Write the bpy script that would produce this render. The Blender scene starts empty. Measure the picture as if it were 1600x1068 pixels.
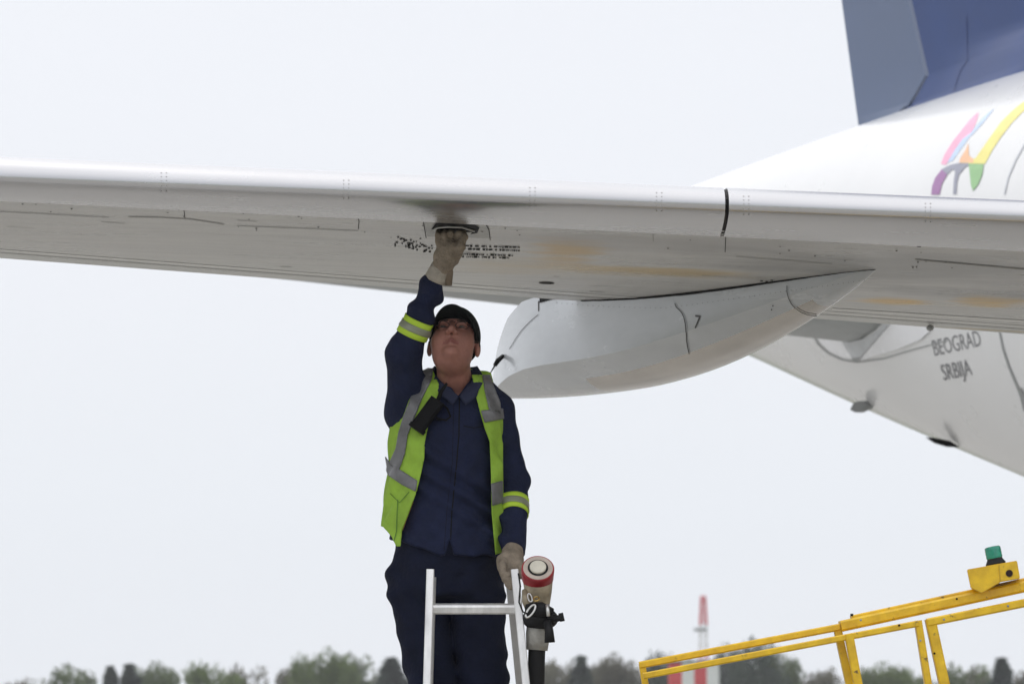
import bpy, bmesh, math, random
import numpy as np
from mathutils import Vector, Matrix, noise
from mathutils.bvhtree import BVHTree

# ------------------------------------------------------------------ camera, sky, sun, exposure
S = bpy.context.scene
C = S.collection
FPX = 7200.0                    # focal length in photo pixels (1600 wide): a 162 mm lens
CAMZ = 1.6
PITCH = math.atan(666.0 / FPX)
cam_d = bpy.data.cameras.new('camera'); cam = bpy.data.objects.new('camera', cam_d); C.objects.link(cam)
cam.location = (0, 0, CAMZ); cam.rotation_euler = (math.pi / 2 + PITCH, 0, 0)
cam_d.sensor_width = 36; cam_d.lens = 36 * FPX / 1600
cam_d.clip_start = 0.5; cam_d.clip_end = 9000
cam_d.dof.use_dof = True; cam_d.dof.focus_distance = 15.0; cam_d.dof.aperture_fstop = 8.5
S.camera = cam

SUN_EL, SUN_AZ = math.radians(52), math.radians(-28)     # behind the wing, a little to the left
w = bpy.data.worlds.new('World'); S.world = w; w.use_nodes = True
nt = w.node_tree; nt.nodes.clear()
wo = nt.nodes.new('ShaderNodeOutputWorld')
sky = nt.nodes.new('ShaderNodeTexSky'); sky.sky_type = 'NISHITA'; sky.sun_disc = False
sky.sun_elevation = SUN_EL; sky.sun_rotation = SUN_AZ; sky.dust_density = 6; sky.air_density = 1.0; sky.ozone_density = 1.0
bg1 = nt.nodes.new('ShaderNodeBackground'); bg1.inputs[1].default_value = 0.09
nt.links.new(sky.outputs[0], bg1.inputs[0])
# high thin overcast over the blue: a cloud sheet, a touch greyer towards the horizon
tc = nt.nodes.new('ShaderNodeTexCoord'); sep = nt.nodes.new('ShaderNodeSeparateXYZ')
nt.links.new(tc.outputs['Generated'], sep.inputs[0])
cr = nt.nodes.new('ShaderNodeValToRGB')
e = cr.color_ramp.elements
e[0].position = 0.0; e[0].color = (0.90, 0.93, 0.985, 1)
e[1].position = 1.0; e[1].color = (0.97, 0.97, 1.0, 1)
k = e.new(0.055); k.color = (0.90, 0.94, 1.0, 1)
k = e.new(0.11); k.color = (0.91, 0.94, 1.0, 1)
nt.links.new(sep.outputs['Z'], cr.inputs[0])
ns = nt.nodes.new('ShaderNodeTexNoise'); ns.inputs['Scale'].default_value = 3.0; ns.inputs['Detail'].default_value = 4
mp = nt.nodes.new('ShaderNodeMapping'); mp.inputs['Scale'].default_value = (1, 1, 3.5)
nt.links.new(tc.outputs['Generated'], mp.inputs[0]); nt.links.new(mp.outputs[0], ns.inputs['Vector'])
mr = nt.nodes.new('ShaderNodeMapRange'); mr.inputs[3].default_value = 0.97; mr.inputs[4].default_value = 1.03
nt.links.new(ns.outputs[0], mr.inputs[0])
mul = nt.nodes.new('ShaderNodeVectorMath'); mul.operation = 'SCALE'
zr_ = nt.nodes.new('ShaderNodeMapRange'); zr_.inputs[1].default_value = .17; zr_.inputs[2].default_value = 1.0; zr_.inputs[3].default_value = 1.0; zr_.inputs[4].default_value = 1.6
nt.links.new(sep.outputs['Z'], zr_.inputs[0])                # an overcast sky is brighter overhead
zm = nt.nodes.new('ShaderNodeMath'); zm.operation = 'MULTIPLY'; nt.links.new(zr_.outputs[0], zm.inputs[0]); nt.links.new(mr.outputs[0], zm.inputs[1])
nt.links.new(cr.outputs[0], mul.inputs[0]); nt.links.new(zm.outputs[0], mul.inputs['Scale'])
bg2 = nt.nodes.new('ShaderNodeBackground'); bg2.inputs[1].default_value = 1.0
nt.links.new(mul.outputs[0], bg2.inputs[0])
mx = nt.nodes.new('ShaderNodeMixShader'); mx.inputs[0].default_value = 0.93
nt.links.new(bg1.outputs[0], mx.inputs[1]); nt.links.new(bg2.outputs[0], mx.inputs[2])
nt.links.new(mx.outputs[0], wo.inputs[0])

sl = bpy.data.lights.new('sun', 'SUN'); sl.energy = 1.5; sl.angle = math.radians(12); sl.color = (1.0, 0.96, 0.9)
so = bpy.data.objects.new('sun', sl); C.objects.link(so)
sd = Vector((math.sin(SUN_AZ) * math.cos(SUN_EL), math.cos(SUN_AZ) * math.cos(SUN_EL), math.sin(SUN_EL)))
so.rotation_euler = sd.to_track_quat('Z', 'Y').to_euler()
S.view_settings.view_transform = 'Standard'; S.view_settings.look = 'None'
S.view_settings.exposure = 0.0; S.view_settings.gamma = 1.0
try:
    S.cycles.use_denoising = True
    S.cycles.max_bounces = 8
except Exception: pass

# ------------------------------------------------------------------ helpers
ct, st = math.cos(PITCH), math.sin(PITCH)
def P(u, v, Y):
    a, b = (u - 800) / FPX, (534 - v) / FPX
    dy, dz = ct - st * b, st + ct * b
    return Vector((a / dy * Y, Y, CAMZ + dz / dy * Y))
def raydir(u, v):
    a, b = (u - 800) / FPX, (534 - v) / FPX
    return Vector((a, ct - st * b, st + ct * b)).normalized()
def projuv(X, Y, Z):
    z = Z - CAMZ
    f = Y * ct + z * st
    return 800 + FPX * X / f, 534 - FPX * (z * ct - Y * st) / f
CAM = Vector((0, 0, CAMZ))
def tag(o, label=None, cat=None, group=None, kind=None):
    if label: o['label'] = label
    if cat: o['category'] = cat
    if group: o['group'] = group
    if kind: o['kind'] = kind
    return o
def empty(name, loc, label, cat, group=None):
    o = bpy.data.objects.new(name, None); C.objects.link(o); o.location = loc; o.empty_display_size = .2
    return tag(o, label, cat, group)
def link(name, me, mat, parent=None, smooth=False):
    o = bpy.data.objects.new(name, me); C.objects.link(o)
    for m in (mat if isinstance(mat, (list, tuple)) else [mat]): me.materials.append(m)
    if smooth: me.polygons.foreach_set('use_smooth', [True] * len(me.polygons))
    if parent is not None:
        o.parent = parent
        bpy.context.view_layer.update()
        o.matrix_parent_inverse = parent.matrix_world.inverted()
    return o
def mesh(name, vs, fs, mat, parent=None, smooth=False):
    me = bpy.data.meshes.new(name); me.from_pydata([tuple(v) for v in vs], [], [tuple(f) for f in fs]); me.update()
    return link(name, me, mat, parent, smooth)
class MB:
    def __init__(s): s.v = []; s.f = []
    def add(s, vs, fs):
        n = len(s.v); s.v += [tuple(x) for x in vs]; s.f += [tuple(i + n for i in f) for f in fs]; return s
    def bar(s, p, q, w, h, up=(0, 0, 1), bev=.15):          # a rectangular tube with chamfered edges
        p, q = Vector(p), Vector(q); d = (q - p).normalized(); up = Vector(up)
        x = d.cross(up).normalized(); y = x.cross(d).normalized()
        b = min(w, h) * bev
        prof = [(w/2-b, h/2), (-w/2+b, h/2), (-w/2, h/2-b), (-w/2, -h/2+b), (-w/2+b, -h/2), (w/2-b, -h/2), (w/2, -h/2+b), (w/2, h/2-b)]
        vs = []
        for c in (p, q): vs += [c + x * a + y * e for a, e in prof]
        n = 8
        fs = [(i, (i+1) % n, (i+1) % n + n, i + n) for i in range(n)] + [tuple(range(n))[::-1], tuple(range(n, 2*n))]
        return s.add(vs, fs)
    def tube(s, pts, rs, n=14, caps=True):
        pts = [Vector(p) for p in pts]
        if not hasattr(rs, '__len__'): rs = [rs] * len(pts)
        vs = []; ref = None
        for i, p in enumerate(pts):
            d = (pts[min(i+1, len(pts)-1)] - pts[max(i-1, 0)]).normalized()
            if ref is None: ref = Vector((0, 0, 1)) if abs(d.z) < .9 else Vector((1, 0, 0))
            x = d.cross(ref).normalized(); y = x.cross(d).normalized(); ref = y
            for k in range(n):
                a = 2 * math.pi * k / n
                vs.append(p + (x * math.cos(a) + y * math.sin(a)) * rs[i])
        fs = []
        for i in range(len(pts) - 1):
            for k in range(n):
                fs.append((i*n+k, i*n+(k+1) % n, (i+1)*n+(k+1) % n, (i+1)*n+k))
        if caps: fs += [tuple(range(n))[::-1], tuple(range((len(pts)-1)*n, len(pts)*n))]
        return s.add(vs, fs)
    def lathe(s, o, axis, prof, n=32):                     # prof: (distance along the axis, radius)
        axis = Vector(axis).normalized(); o = Vector(o)
        ref = Vector((1, 0, 0)) if abs(axis.x) < .8 else Vector((0, 0, 1))
        x = axis.cross(ref).normalized(); y = axis.cross(x).normalized()
        vs = []
        for t, r in prof:
            for k in range(n):
                a = 2 * math.pi * k / n
                vs.append(o + axis * t + (x * math.cos(a) + y * math.sin(a)) * r)
        fs = []
        for i in range(len(prof) - 1):
            for k in range(n): fs.append((i*n+k, i*n+(k+1) % n, (i+1)*n+(k+1) % n, (i+1)*n+k))
        fs += [tuple(range(n))[::-1], tuple(range((len(prof)-1)*n, len(prof)*n))]
        return s.add(vs, fs)
    def ell(s, c, r, n=12, R=None):
        c = Vector(c); vs = []; fs = []
        for i in range(n + 1):
            ph = math.pi * i / n
            for k in range(2 * n):
                th = math.pi * k / n
                v = Vector((r[0]*math.sin(ph)*math.cos(th), r[1]*math.sin(ph)*math.sin(th), r[2]*math.cos(ph)))
                vs.append(c + (R @ v if R else v))
        m = 2 * n
        for i in range(n):
            for k in range(m): fs.append((i*m+k, (i+1)*m+k, (i+1)*m+(k+1) % m, i*m+(k+1) % m))
        return s.add(vs, fs)
    def build(s, name, mat, parent=None, smooth=False, sharp=None):
        me = bpy.data.meshes.new(name); me.from_pydata(s.v, [], s.f)
        bm = bmesh.new(); bm.from_mesh(me)
        bmesh.ops.remove_doubles(bm, verts=bm.verts, dist=1e-6)
        bmesh.ops.recalc_face_normals(bm, faces=bm.faces)
        if sharp is not None:
            for ed in bm.edges:
                if len(ed.link_faces) == 2 and ed.calc_face_angle(0) > math.radians(sharp): ed.smooth = False
        bm.to_mesh(me); bm.free()
        return link(name, me, mat, parent, smooth or sharp is not None)

def nodes_of(m): return m.node_tree.nodes, m.node_tree.links
def mat(name, col, rough=.5, metal=0., var=.12, scale=8., stretch=(1, 1, 1), bump=0., bscale=60., spec=None, coat=0., rvar=.08, trans=0., dark=None):
    m = bpy.data.materials.new(name); m.use_nodes = True; N, L = nodes_of(m)
    b = N['Principled BSDF']; b.inputs['Metallic'].default_value = metal
    if spec is not None: b.inputs['Specular IOR Level'].default_value = spec
    if coat: b.inputs['Coat Weight'].default_value = coat; b.inputs['Coat Roughness'].default_value = .12
    t = N.new('ShaderNodeTexCoord'); mp = N.new('ShaderNodeMapping'); mp.inputs['Scale'].default_value = stretch
    L.new(t.outputs['Object'], mp.inputs[0])
    n = N.new('ShaderNodeTexNoise'); n.inputs['Scale'].default_value = scale; n.inputs['Detail'].default_value = 6; n.inputs['Roughness'].default_value = .6
    L.new(mp.outputs[0], n.inputs['Vector'])
    r = N.new('ShaderNodeValToRGB')
    c0 = dark if dark else tuple(max(0, x * (1 - var)) for x in col); c1 = tuple(min(1, x * (1 + var)) for x in col)
    r.color_ramp.elements[0].position = .3; r.color_ramp.elements[0].color = (*c0, 1)
    r.color_ramp.elements[1].position = .7; r.color_ramp.elements[1].color = (*c1, 1)
    L.new(n.outputs[0], r.inputs[0]); L.new(r.outputs[0], b.inputs['Base Color'])
    q = N.new('ShaderNodeMapRange'); q.inputs[3].default_value = max(.02, rough - rvar); q.inputs[4].default_value = min(1, rough + rvar)
    L.new(n.outputs[0], q.inputs[0]); L.new(q.outputs[0], b.inputs['Roughness'])
    if bump:
        n2 = N.new('ShaderNodeTexNoise'); n2.inputs['Scale'].default_value = bscale; n2.inputs['Detail'].default_value = 5
        L.new(mp.outputs[0], n2.inputs['Vector'])
        bp = N.new('ShaderNodeBump'); bp.inputs['Strength'].default_value = bump; bp.inputs['Distance'].default_value = .01
        L.new(n2.outputs[0], bp.inputs['Height']); L.new(bp.outputs[0], b.inputs['Normal'])
    if trans:
        out = N['Material Output']; tr = N.new('ShaderNodeBsdfTranslucent'); mxx = N.new('ShaderNodeMixShader'); mxx.inputs[0].default_value = trans
        L.new(r.outputs[0], tr.inputs[0]); L.new(b.outputs[0], mxx.inputs[1]); L.new(tr.outputs[0], mxx.inputs[2]); L.new(mxx.outputs[0], out.inputs[0])
    return m

# --- signed distance fields and a surface-nets mesher for the clothed figure
def smin(a, b, k):
    h = np.clip(.5 + .5 * (b - a) / k, 0, 1); return b + (a - b) * h - k * h * (1 - h)
def smax(a, b, k): return -smin(-a, -b, k)
def cap(X, Y, Z, a, b, ra, rb):
    a = np.array(a, float); b = np.array(b, float); d = b - a; L2 = max(d @ d, 1e-9)
    t = np.clip(((X-a[0])*d[0] + (Y-a[1])*d[1] + (Z-a[2])*d[2]) / L2, 0, 1)
    return np.sqrt((X-a[0]-t*d[0])**2 + (Y-a[1]-t*d[1])**2 + (Z-a[2]-t*d[2])**2) - (ra + (rb-ra)*t)
def ell(X, Y, Z, c, r):
    x, y, z = (X-c[0])/r[0], (Y-c[1])/r[1], (Z-c[2])/r[2]
    k0 = np.sqrt(x*x + y*y + z*z); k1 = np.sqrt((x/r[0])**2 + (y/r[1])**2 + (z/r[2])**2) + 1e-9
    return k0 * (k0 - 1) / k1
def nets(f, xs, ys, zs, newton=2):
    X, Y, Z = np.meshgrid(xs, ys, zs, indexing='ij'); F = f(X, Y, Z); ins = F < 0
    nx, ny, nz = F.shape
    cs = np.zeros((nx-1, ny-1, nz-1), np.int8)
    for i in (0, 1):
        for j in (0, 1):
            for k in (0, 1): cs += ins[i:nx-1+i, j:ny-1+j, k:nz-1+k]
    act = (cs > 0) & (cs < 8)
    idx = -np.ones(act.shape, np.int64); I, J, K = np.nonzero(act); idx[I, J, K] = np.arange(len(I))
    acc = np.zeros((len(I), 3)); cnt = np.zeros(len(I))
    corners = [(i, j, k) for i in (0, 1) for j in (0, 1) for k in (0, 1)]
    for a in corners:
        for ax in range(3):
            if a[ax]: continue
            b = list(a); b[ax] = 1
            fa = F[I+a[0], J+a[1], K+a[2]]; fb = F[I+b[0], J+b[1], K+b[2]]
            mk = (fa < 0) != (fb < 0); t = np.where(mk, fa / np.where(mk, fa - fb, 1), 0)
            pa = np.stack([xs[I+a[0]], ys[J+a[1]], zs[K+a[2]]], 1); pb = np.stack([xs[I+b[0]], ys[J+b[1]], zs[K+b[2]]], 1)
            acc += (pa + (pb - pa) * t[:, None]) * mk[:, None]; cnt += mk
    V = acc / cnt[:, None]
    h = min(xs[1]-xs[0], zs[1]-zs[0])
    for _ in range(newton):
        e = 1e-4; x, y, z = V.T; f0 = f(x, y, z)
        g = np.stack([f(x+e, y, z)-f0, f(x, y+e, z)-f0, f(x, y, z+e)-f0], 1) / e
        V = V - g * (np.clip(f0, -h*.6, h*.6) / np.maximum((g*g).sum(1), .25))[:, None]
    quads = []
    for ax in range(3):
        A = [slice(None)] * 3; B = [slice(None)] * 3; A[ax] = slice(0, -1); B[ax] = slice(1, None)
        ch = ins[tuple(A)] != ins[tuple(B)]
        p, q, r = np.nonzero(ch); ijk = [p, q, r]; o1, o2 = [(1, 2), (2, 0), (0, 1)][ax]
        ok = (ijk[o1] > 0) & (ijk[o2] > 0) & (ijk[o1] < F.shape[o1]-1) & (ijk[o2] < F.shape[o2]-1)
        ijk = [t[ok] for t in ijk]; flip = ins[ijk[0], ijk[1], ijk[2]]
        def cell(d1, d2):
            c = [t.copy() for t in ijk]; c[o1] = c[o1] - d1; c[o2] = c[o2] - d2; return idx[c[0], c[1], c[2]]
        Q = np.stack([cell(1, 1), cell(0, 1), cell(0, 0), cell(1, 0)], 1)
        Q[~flip] = Q[~flip][:, ::-1]; quads.append(Q)
    return V, np.concatenate(quads)
def rng(a, b, h): return np.arange(a, b + h, h)
def polysd(U, Vv, poly):                                   # signed distance to a polygon, in photo pixels
    d = np.full(U.shape, 1e9); inside = np.zeros(U.shape, bool); n = len(poly)
    for i in range(n):
        x1, y1 = poly[i]; x2, y2 = poly[(i+1) % n]; ex, ey = x2-x1, y2-y1
        t = np.clip(((U-x1)*ex + (Vv-y1)*ey) / max(ex*ex + ey*ey, 1e-9), 0, 1)
        d = np.minimum(d, (U-x1-t*ex)**2 + (Vv-y1-t*ey)**2)
        c = ((y1 > Vv) != (y2 > Vv)) & (U < ex * (Vv - y1) / ((y2 - y1) if y2 != y1 else 1e-9) + x1)
        inside ^= c
    d = np.sqrt(d); return np.where(inside, -d, d)

# --- marks laid on a real surface
def bvh_of(o):
    dg = bpy.context.evaluated_depsgraph_get(); me = o.data; mw = o.matrix_world
    return BVHTree.FromPolygons([mw @ v.co for v in me.vertices], [tuple(p.vertices) for p in me.polygons])
def hit(u, v, tree, off=.002):
    d = raydir(u, v); loc, nor, i, dist = tree.ray_cast(CAM, d)
    if loc is None: return None
    if nor.dot(d) > 0: nor = -nor
    return loc + nor * off
def ribbon(mb, pts, wd, tree, off=.002, step=7):
    pts = [Vector((a, b)) for a, b in pts]; out = []
    if not hasattr(wd, '__len__'): wd = [wd] * len(pts)
    for i in range(len(pts) - 1):
        L = (pts[i+1] - pts[i]).length; n = max(1, int(L / step))
        for k in range(n + (i == len(pts) - 2)): t = k / n; out.append((pts[i].lerp(pts[i+1], t), wd[i] * (1-t) + wd[i+1] * t))
    prev = None
    for i, (p, ww) in enumerate(out):
        d = out[min(i+1, len(out)-1)][0] - out[max(i-1, 0)][0]
        if d.length < 1e-6: continue
        d.normalize(); nrm = Vector((-d.y, d.x)) * ww / 2
        a = hit(*(p + nrm), tree, off); b = hit(*(p - nrm), tree, off)
        cur = (a, b) if a is not None and b is not None else None
        if prev and cur and (prev[0] - cur[0]).length < .6: mb.add([prev[0], prev[1], cur[1], cur[0]], [(0, 1, 2, 3)])
        prev = cur
def patch(mb, poly, tree, off=.0015, maxe=9):
    bm = bmesh.new(); vs = [bm.verts.new((a, b, 0)) for a, b in poly]; bm.faces.new(vs)
    bmesh.ops.triangulate(bm, faces=bm.faces)
    for _ in range(5):
        es = [ed for ed in bm.edges if ed.calc_length() > maxe]
        if not es: break
        bmesh.ops.subdivide_edges(bm, edges=es, cuts=1); bmesh.ops.triangulate(bm, faces=bm.faces)
    bm.verts.index_update(); H = [hit(v.co.x, v.co.y, tree, off) for v in bm.verts]
    ids = {}; vv = []
    for i, h_ in enumerate(H):
        if h_ is not None: ids[i] = len(vv); vv.append(h_)
    ff = [tuple(ids[v.index] for v in f.verts) for f in bm.faces if all(v.index in ids for v in f.verts)]
    ff = [f for f in ff if max((vv[f[0]]-vv[f[1]]).length, (vv[f[1]]-vv[f[2]]).length) < .8]
    mb.add(vv, ff); bm.free()
def glyphs(mb, text, mapf, tree, off, maxe=6, size=1.0):
    cu = bpy.data.curves.new('t', 'FONT'); cu.body = text; cu.size = size; cu.resolution_u = 3
    o = bpy.data.objects.new('t', cu); C.objects.link(o); bpy.context.view_layer.update()
    me = o.to_mesh(); bm = bmesh.new(); bm.from_mesh(me); o.to_mesh_clear(); bpy.data.objects.remove(o)
    for v in bm.verts: u, q = mapf(v.co.x, v.co.y); v.co = (u, q, 0)
    bmesh.ops.triangulate(bm, faces=bm.faces)
    for _ in range(3):
        es = [ed for ed in bm.edges if ed.calc_length() > maxe]
        if not es: break
        bmesh.ops.subdivide_edges(bm, edges=es, cuts=1); bmesh.ops.triangulate(bm, faces=bm.faces)
    bm.verts.index_update(); H = [hit(v.co.x, v.co.y, tree, off) for v in bm.verts]
    if all(h_ is not None for h_ in H): mb.add(H, [tuple(v.index for v in f.verts) for f in bm.faces])
    bm.free()

def paint(o, mb, m):                                       # marks become faces of the part they lie on
    me = o.data; bm = bmesh.new(); bm.from_mesh(me); inv = o.matrix_world.inverted()
    k = len(me.materials); me.materials.append(m); vv = [bm.verts.new(inv @ Vector(v)) for v in mb.v]
    for f in mb.f:
        try: nf = bm.faces.new([vv[i] for i in f]); nf.material_index = k; nf.smooth = True
        except ValueError: pass
    bm.to_mesh(me); bm.free(); return o
# ------------------------------------------------------------------ ground
def sheet(name, x0, y0, x1, y1, z, m, n=1):
    vs = [(x0+(x1-x0)*i/n, y0+(y1-y0)*j/n, z) for j in range(n+1) for i in range(n+1)]
    fs = [(j*(n+1)+i, j*(n+1)+i+1, (j+1)*(n+1)+i+1, (j+1)*(n+1)+i) for j in range(n) for i in range(n)]
    return tag(mesh(name, vs, fs, m), kind='structure')
m_grass = mat('airfield grass', (.07, .10, .03), .9, var=.4, scale=.4, bump=.3, bscale=8)
m_conc = mat('apron concrete', (.29, .283, .265), .85, var=.12, scale=.35, bump=.15, bscale=30)
N, L = nodes_of(m_conc)
sheet('ground', -4000, -4000, 4000, 4000, 0.0, m_grass, 8)
sheet('apron', -160, -16, 160, 90, 0.004, m_conc, 4)
m_line = mat('yellow taxi line paint', (.6, .42, .04), .7, var=.2, scale=5)
mb = MB(); pts = [Vector((-9 + 30 * t, -6 + 42 * t - 9 * t * t, 0.008)) for t in [i / 30 for i in range(31)]]
for a, b in zip(pts, pts[1:]):
    d = (b - a).normalized(); n_ = Vector((-d.y, d.x, 0)) * .08; mb.add([a-n_, a+n_, b+n_, b-n_], [(0, 1, 2, 3)])
tag(mb.build('taxi_line', m_line), kind='structure')
m_joint = mat('joint sealant', (.07, .07, .07), .8)
mb = MB()
for i in range(-10, 11):
    x = i * 7.5 + 2; mb.add([(x-.012, -15.9, .008), (x+.012, -15.9, .008), (x+.012, 88, .008), (x-.012, 88, .008)], [(0, 1, 2, 3)])
for j in range(-2, 12):
    y = j * 7.5 + 1; mb.add([(-90, y-.012, .0085), (90, y-.012, .0085), (90, y+.012, .0085), (-90, y+.012, .0085)], [(0, 1, 2, 3)])
tag(mb.build('apron_joints', m_joint), kind='structure')

# ------------------------------------------------------------------ airliner
plane = empty('airliner', (10.7, 14.4, 0), 'white and grey passenger jet with blue tail fin, seen from under its wing', 'airliner')
m_wing = mat('grey wing paint', (.51, .50, .48), .30, var=.15, scale=3.2, stretch=(.5, 3.5, 3.5), rvar=.1, bump=.04, bscale=25)  # spanwise tone streaks painted for blurred ground reflections
N, L = nodes_of(m_wing)                                    # yellow equipment's reflections painted in as ochre patches, plus dark dirt
b = N['Principled BSDF']; base = b.inputs['Base Color'].links[0].from_socket
geo = N.new('ShaderNodeNewGeometry')
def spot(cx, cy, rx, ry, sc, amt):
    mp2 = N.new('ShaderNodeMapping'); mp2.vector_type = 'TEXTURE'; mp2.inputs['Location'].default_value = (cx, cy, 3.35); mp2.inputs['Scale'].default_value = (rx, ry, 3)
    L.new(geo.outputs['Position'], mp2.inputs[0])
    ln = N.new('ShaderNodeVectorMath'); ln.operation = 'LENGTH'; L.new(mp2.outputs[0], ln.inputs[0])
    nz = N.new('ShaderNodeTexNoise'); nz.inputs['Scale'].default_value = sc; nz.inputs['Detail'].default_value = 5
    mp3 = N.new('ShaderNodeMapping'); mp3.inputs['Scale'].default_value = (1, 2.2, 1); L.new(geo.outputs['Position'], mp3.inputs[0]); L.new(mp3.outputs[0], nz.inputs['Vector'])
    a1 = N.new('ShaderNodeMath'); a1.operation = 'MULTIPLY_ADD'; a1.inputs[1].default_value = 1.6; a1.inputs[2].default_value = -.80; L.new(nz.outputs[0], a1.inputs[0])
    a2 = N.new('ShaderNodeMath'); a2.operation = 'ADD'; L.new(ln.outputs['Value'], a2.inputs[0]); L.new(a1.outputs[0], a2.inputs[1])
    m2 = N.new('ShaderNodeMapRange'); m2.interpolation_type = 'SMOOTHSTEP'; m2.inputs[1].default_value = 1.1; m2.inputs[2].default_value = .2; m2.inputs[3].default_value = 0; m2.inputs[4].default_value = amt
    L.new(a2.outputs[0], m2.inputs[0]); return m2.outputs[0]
def mixin(fac, col):
    global base
    mm = N.new('ShaderNodeMix'); mm.data_type = 'RGBA'; mm.inputs['B'].default_value = (*col, 1) if False else (*col, 1)
    for i_ in mm.inputs:
        if i_.type == 'RGBA' and i_.name == 'B': i_.default_value = (*col, 1)
        if i_.type == 'RGBA' and i_.name == 'A': L.new(base, i_)
    L.new(fac, mm.inputs[0]); base = [o_ for o_ in mm.outputs if o_.type == 'RGBA'][0]
GLINTS_DIRT = [(.18, 15.30, .15, .42, 4., .95, (.50, .31, .06)), (.45, 15.70, .46, .18, 3.2, .9, (.50, .34, .09)), (.02, 15.7, .3, .3, 2.4, .4, (.50, .38, .20)),
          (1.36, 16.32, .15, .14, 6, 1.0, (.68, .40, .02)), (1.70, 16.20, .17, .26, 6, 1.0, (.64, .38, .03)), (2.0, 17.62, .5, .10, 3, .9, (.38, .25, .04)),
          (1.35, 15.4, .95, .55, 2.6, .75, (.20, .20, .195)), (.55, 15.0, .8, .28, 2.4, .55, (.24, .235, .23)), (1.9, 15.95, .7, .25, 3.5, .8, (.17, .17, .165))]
gm = N.new('ShaderNodeTexNoise'); gm.inputs['Scale'].default_value = 5; gm.inputs['Detail'].default_value = 9; gm.inputs['Roughness'].default_value = .72
gmp = N.new('ShaderNodeMapping'); gmp.inputs['Scale'].default_value = (.45, 3.2, 1); L.new(geo.outputs['Position'], gmp.inputs[0]); L.new(gmp.outputs[0], gm.inputs['Vector'])
gr = N.new('ShaderNodeMapRange'); gr.inputs[1].default_value = .52; gr.inputs[2].default_value = .72; gr.inputs[4].default_value = .55; L.new(gm.outputs[0], gr.inputs[0])
mixin(gr.outputs[0], (.30, .29, .27))                       # wind-drawn grime
for cx, cy, rx, ry, sc, am, col in GLINTS_DIRT: mixin(spot(cx, cy, rx, ry, sc, am), col)
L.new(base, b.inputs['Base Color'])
m_slat = mat('polished slat metal', (.58, .58, .59), .27, metal=.8, var=.04, scale=4, stretch=(.3, 3, 3), rvar=.02)
m_seam = mat('dark panel seam', (.075, .072, .07), .9, spec=0.)
m_seamk = mat('stencil ink', (.05, .05, .05), .9, spec=0.)
m_seamg = mat('faint grey seam', (.31, .305, .29), .7)
m_white = mat('white aircraft paint', (.80, .80, .80), .3, var=.03, scale=1.2, coat=.4, rvar=.05)
m_belly = mat('white fuselage paint', (.75, .755, .755), .28, var=.04, scale=.8, coat=.5, rvar=.05)
m_fair = mat('light grey fairing paint', (.47, .49, .51), .26, var=.10, scale=2.5, stretch=(.6, 1, 3), coat=.7, rvar=.08)
m_light = mat('bright edge strip', (.75, .74, .71), .3, var=.05)
m_blue = mat('dark blue fin paint', (.020, .052, .18), .4, var=.08, scale=1.5, coat=.1, spec=.25, rvar=.05)
m_bluerud = mat('slate blue rudder paint', (.095, .135, .235), .45, var=.06, scale=1.5, coat=.2)
m_black = mat('black paint', (.008, .008, .009), .7, spec=.12)
m_grey = mat('mid grey paint', (.30, .31, .31), .45)

YN = 14.4
def zn(x): return CAMZ + 1.788 - .0388 * x
def yt(x): return 17.0 + .42 * (x - .094) if x > -2.2 else 17.0 + .42 * (-2.294) + .13 * (x + 2.2)
def zt(x): return CAMZ + 1.745 - .0315 * x
def low(t, c):
    A = .3 * min(1.25, (c / 2.6)) ** 1.25
    if t < A: s_ = .72 * math.sqrt(max(0, 1 - (1 - t/A)**2))
    else:
        q = (t - A) / (c - A); s_ = .72 + .28 * math.sin(min(q / .5, 1) * math.pi / 2) if q < .5 else max(0., math.cos((q - .5) / .5 * math.pi / 2)) ** .8
    return s_ * .056 * (c / 2.6) ** .5
def Ac(c): return .3 * min(1.25, (c / 2.6)) ** 1.25
def upp(t, c):
    A = Ac(c)
    if t < A: return .085 * math.sqrt(max(0, 1 - (1 - t/A)**2))
    q = (t - A) / (c - A)
    return .085 + .05 * math.sin(q / .35 * math.pi / 2) if q < .35 else .135 * (1 - ((q - .35) / .65) ** 1.5) + .006
def wpt(x, t, side, off=0.):
    c = yt(x) - YN; z = zn(x) + (zt(x) - zn(x)) * t / c
    z += upp(t, c) + off if side > 0 else -low(t, c) - off
    return (x, YN + t - off * (1 if t < .1 else 0) * (1 - t / .1 if t < .1 else 0), z)
def tnose(n=12, A=.3): return [A * (1 - math.cos(math.pi / 2 * i / n)) for i in range(n + 1)]
xs = [-9 + .25 * i for i in range(73)]
def wing_profile(x):
    c = yt(x) - YN; A_ = Ac(c); nose = tnose(12, A_); rest = [A_ + (c - A_) * i / 22 for i in range(1, 23)]
    up = [wpt(x, t, 1) for t in (nose + rest)][::-1]; lo = [wpt(x, t, -1) for t in (nose[1:] + rest)]
    lo[-1] = (lo[-1][0], lo[-1][1], min(lo[-1][2], up[0][2] - .012)); return up + lo
vs = []; fs = []
for x in xs: pr = wing_profile(x); n = len(pr); vs += pr
for i in range(len(xs) - 1):
    for k_ in range(n): fs.append((i*n+k_, (i+1)*n+k_, (i+1)*n+(k_+1) % n, i*n+(k_+1) % n))
fs += [tuple(range(n)), tuple(range((len(xs)-1)*n, len(xs)*n))[::-1]]
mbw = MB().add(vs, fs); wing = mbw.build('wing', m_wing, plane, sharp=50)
wtree = bvh_of(wing)
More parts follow.
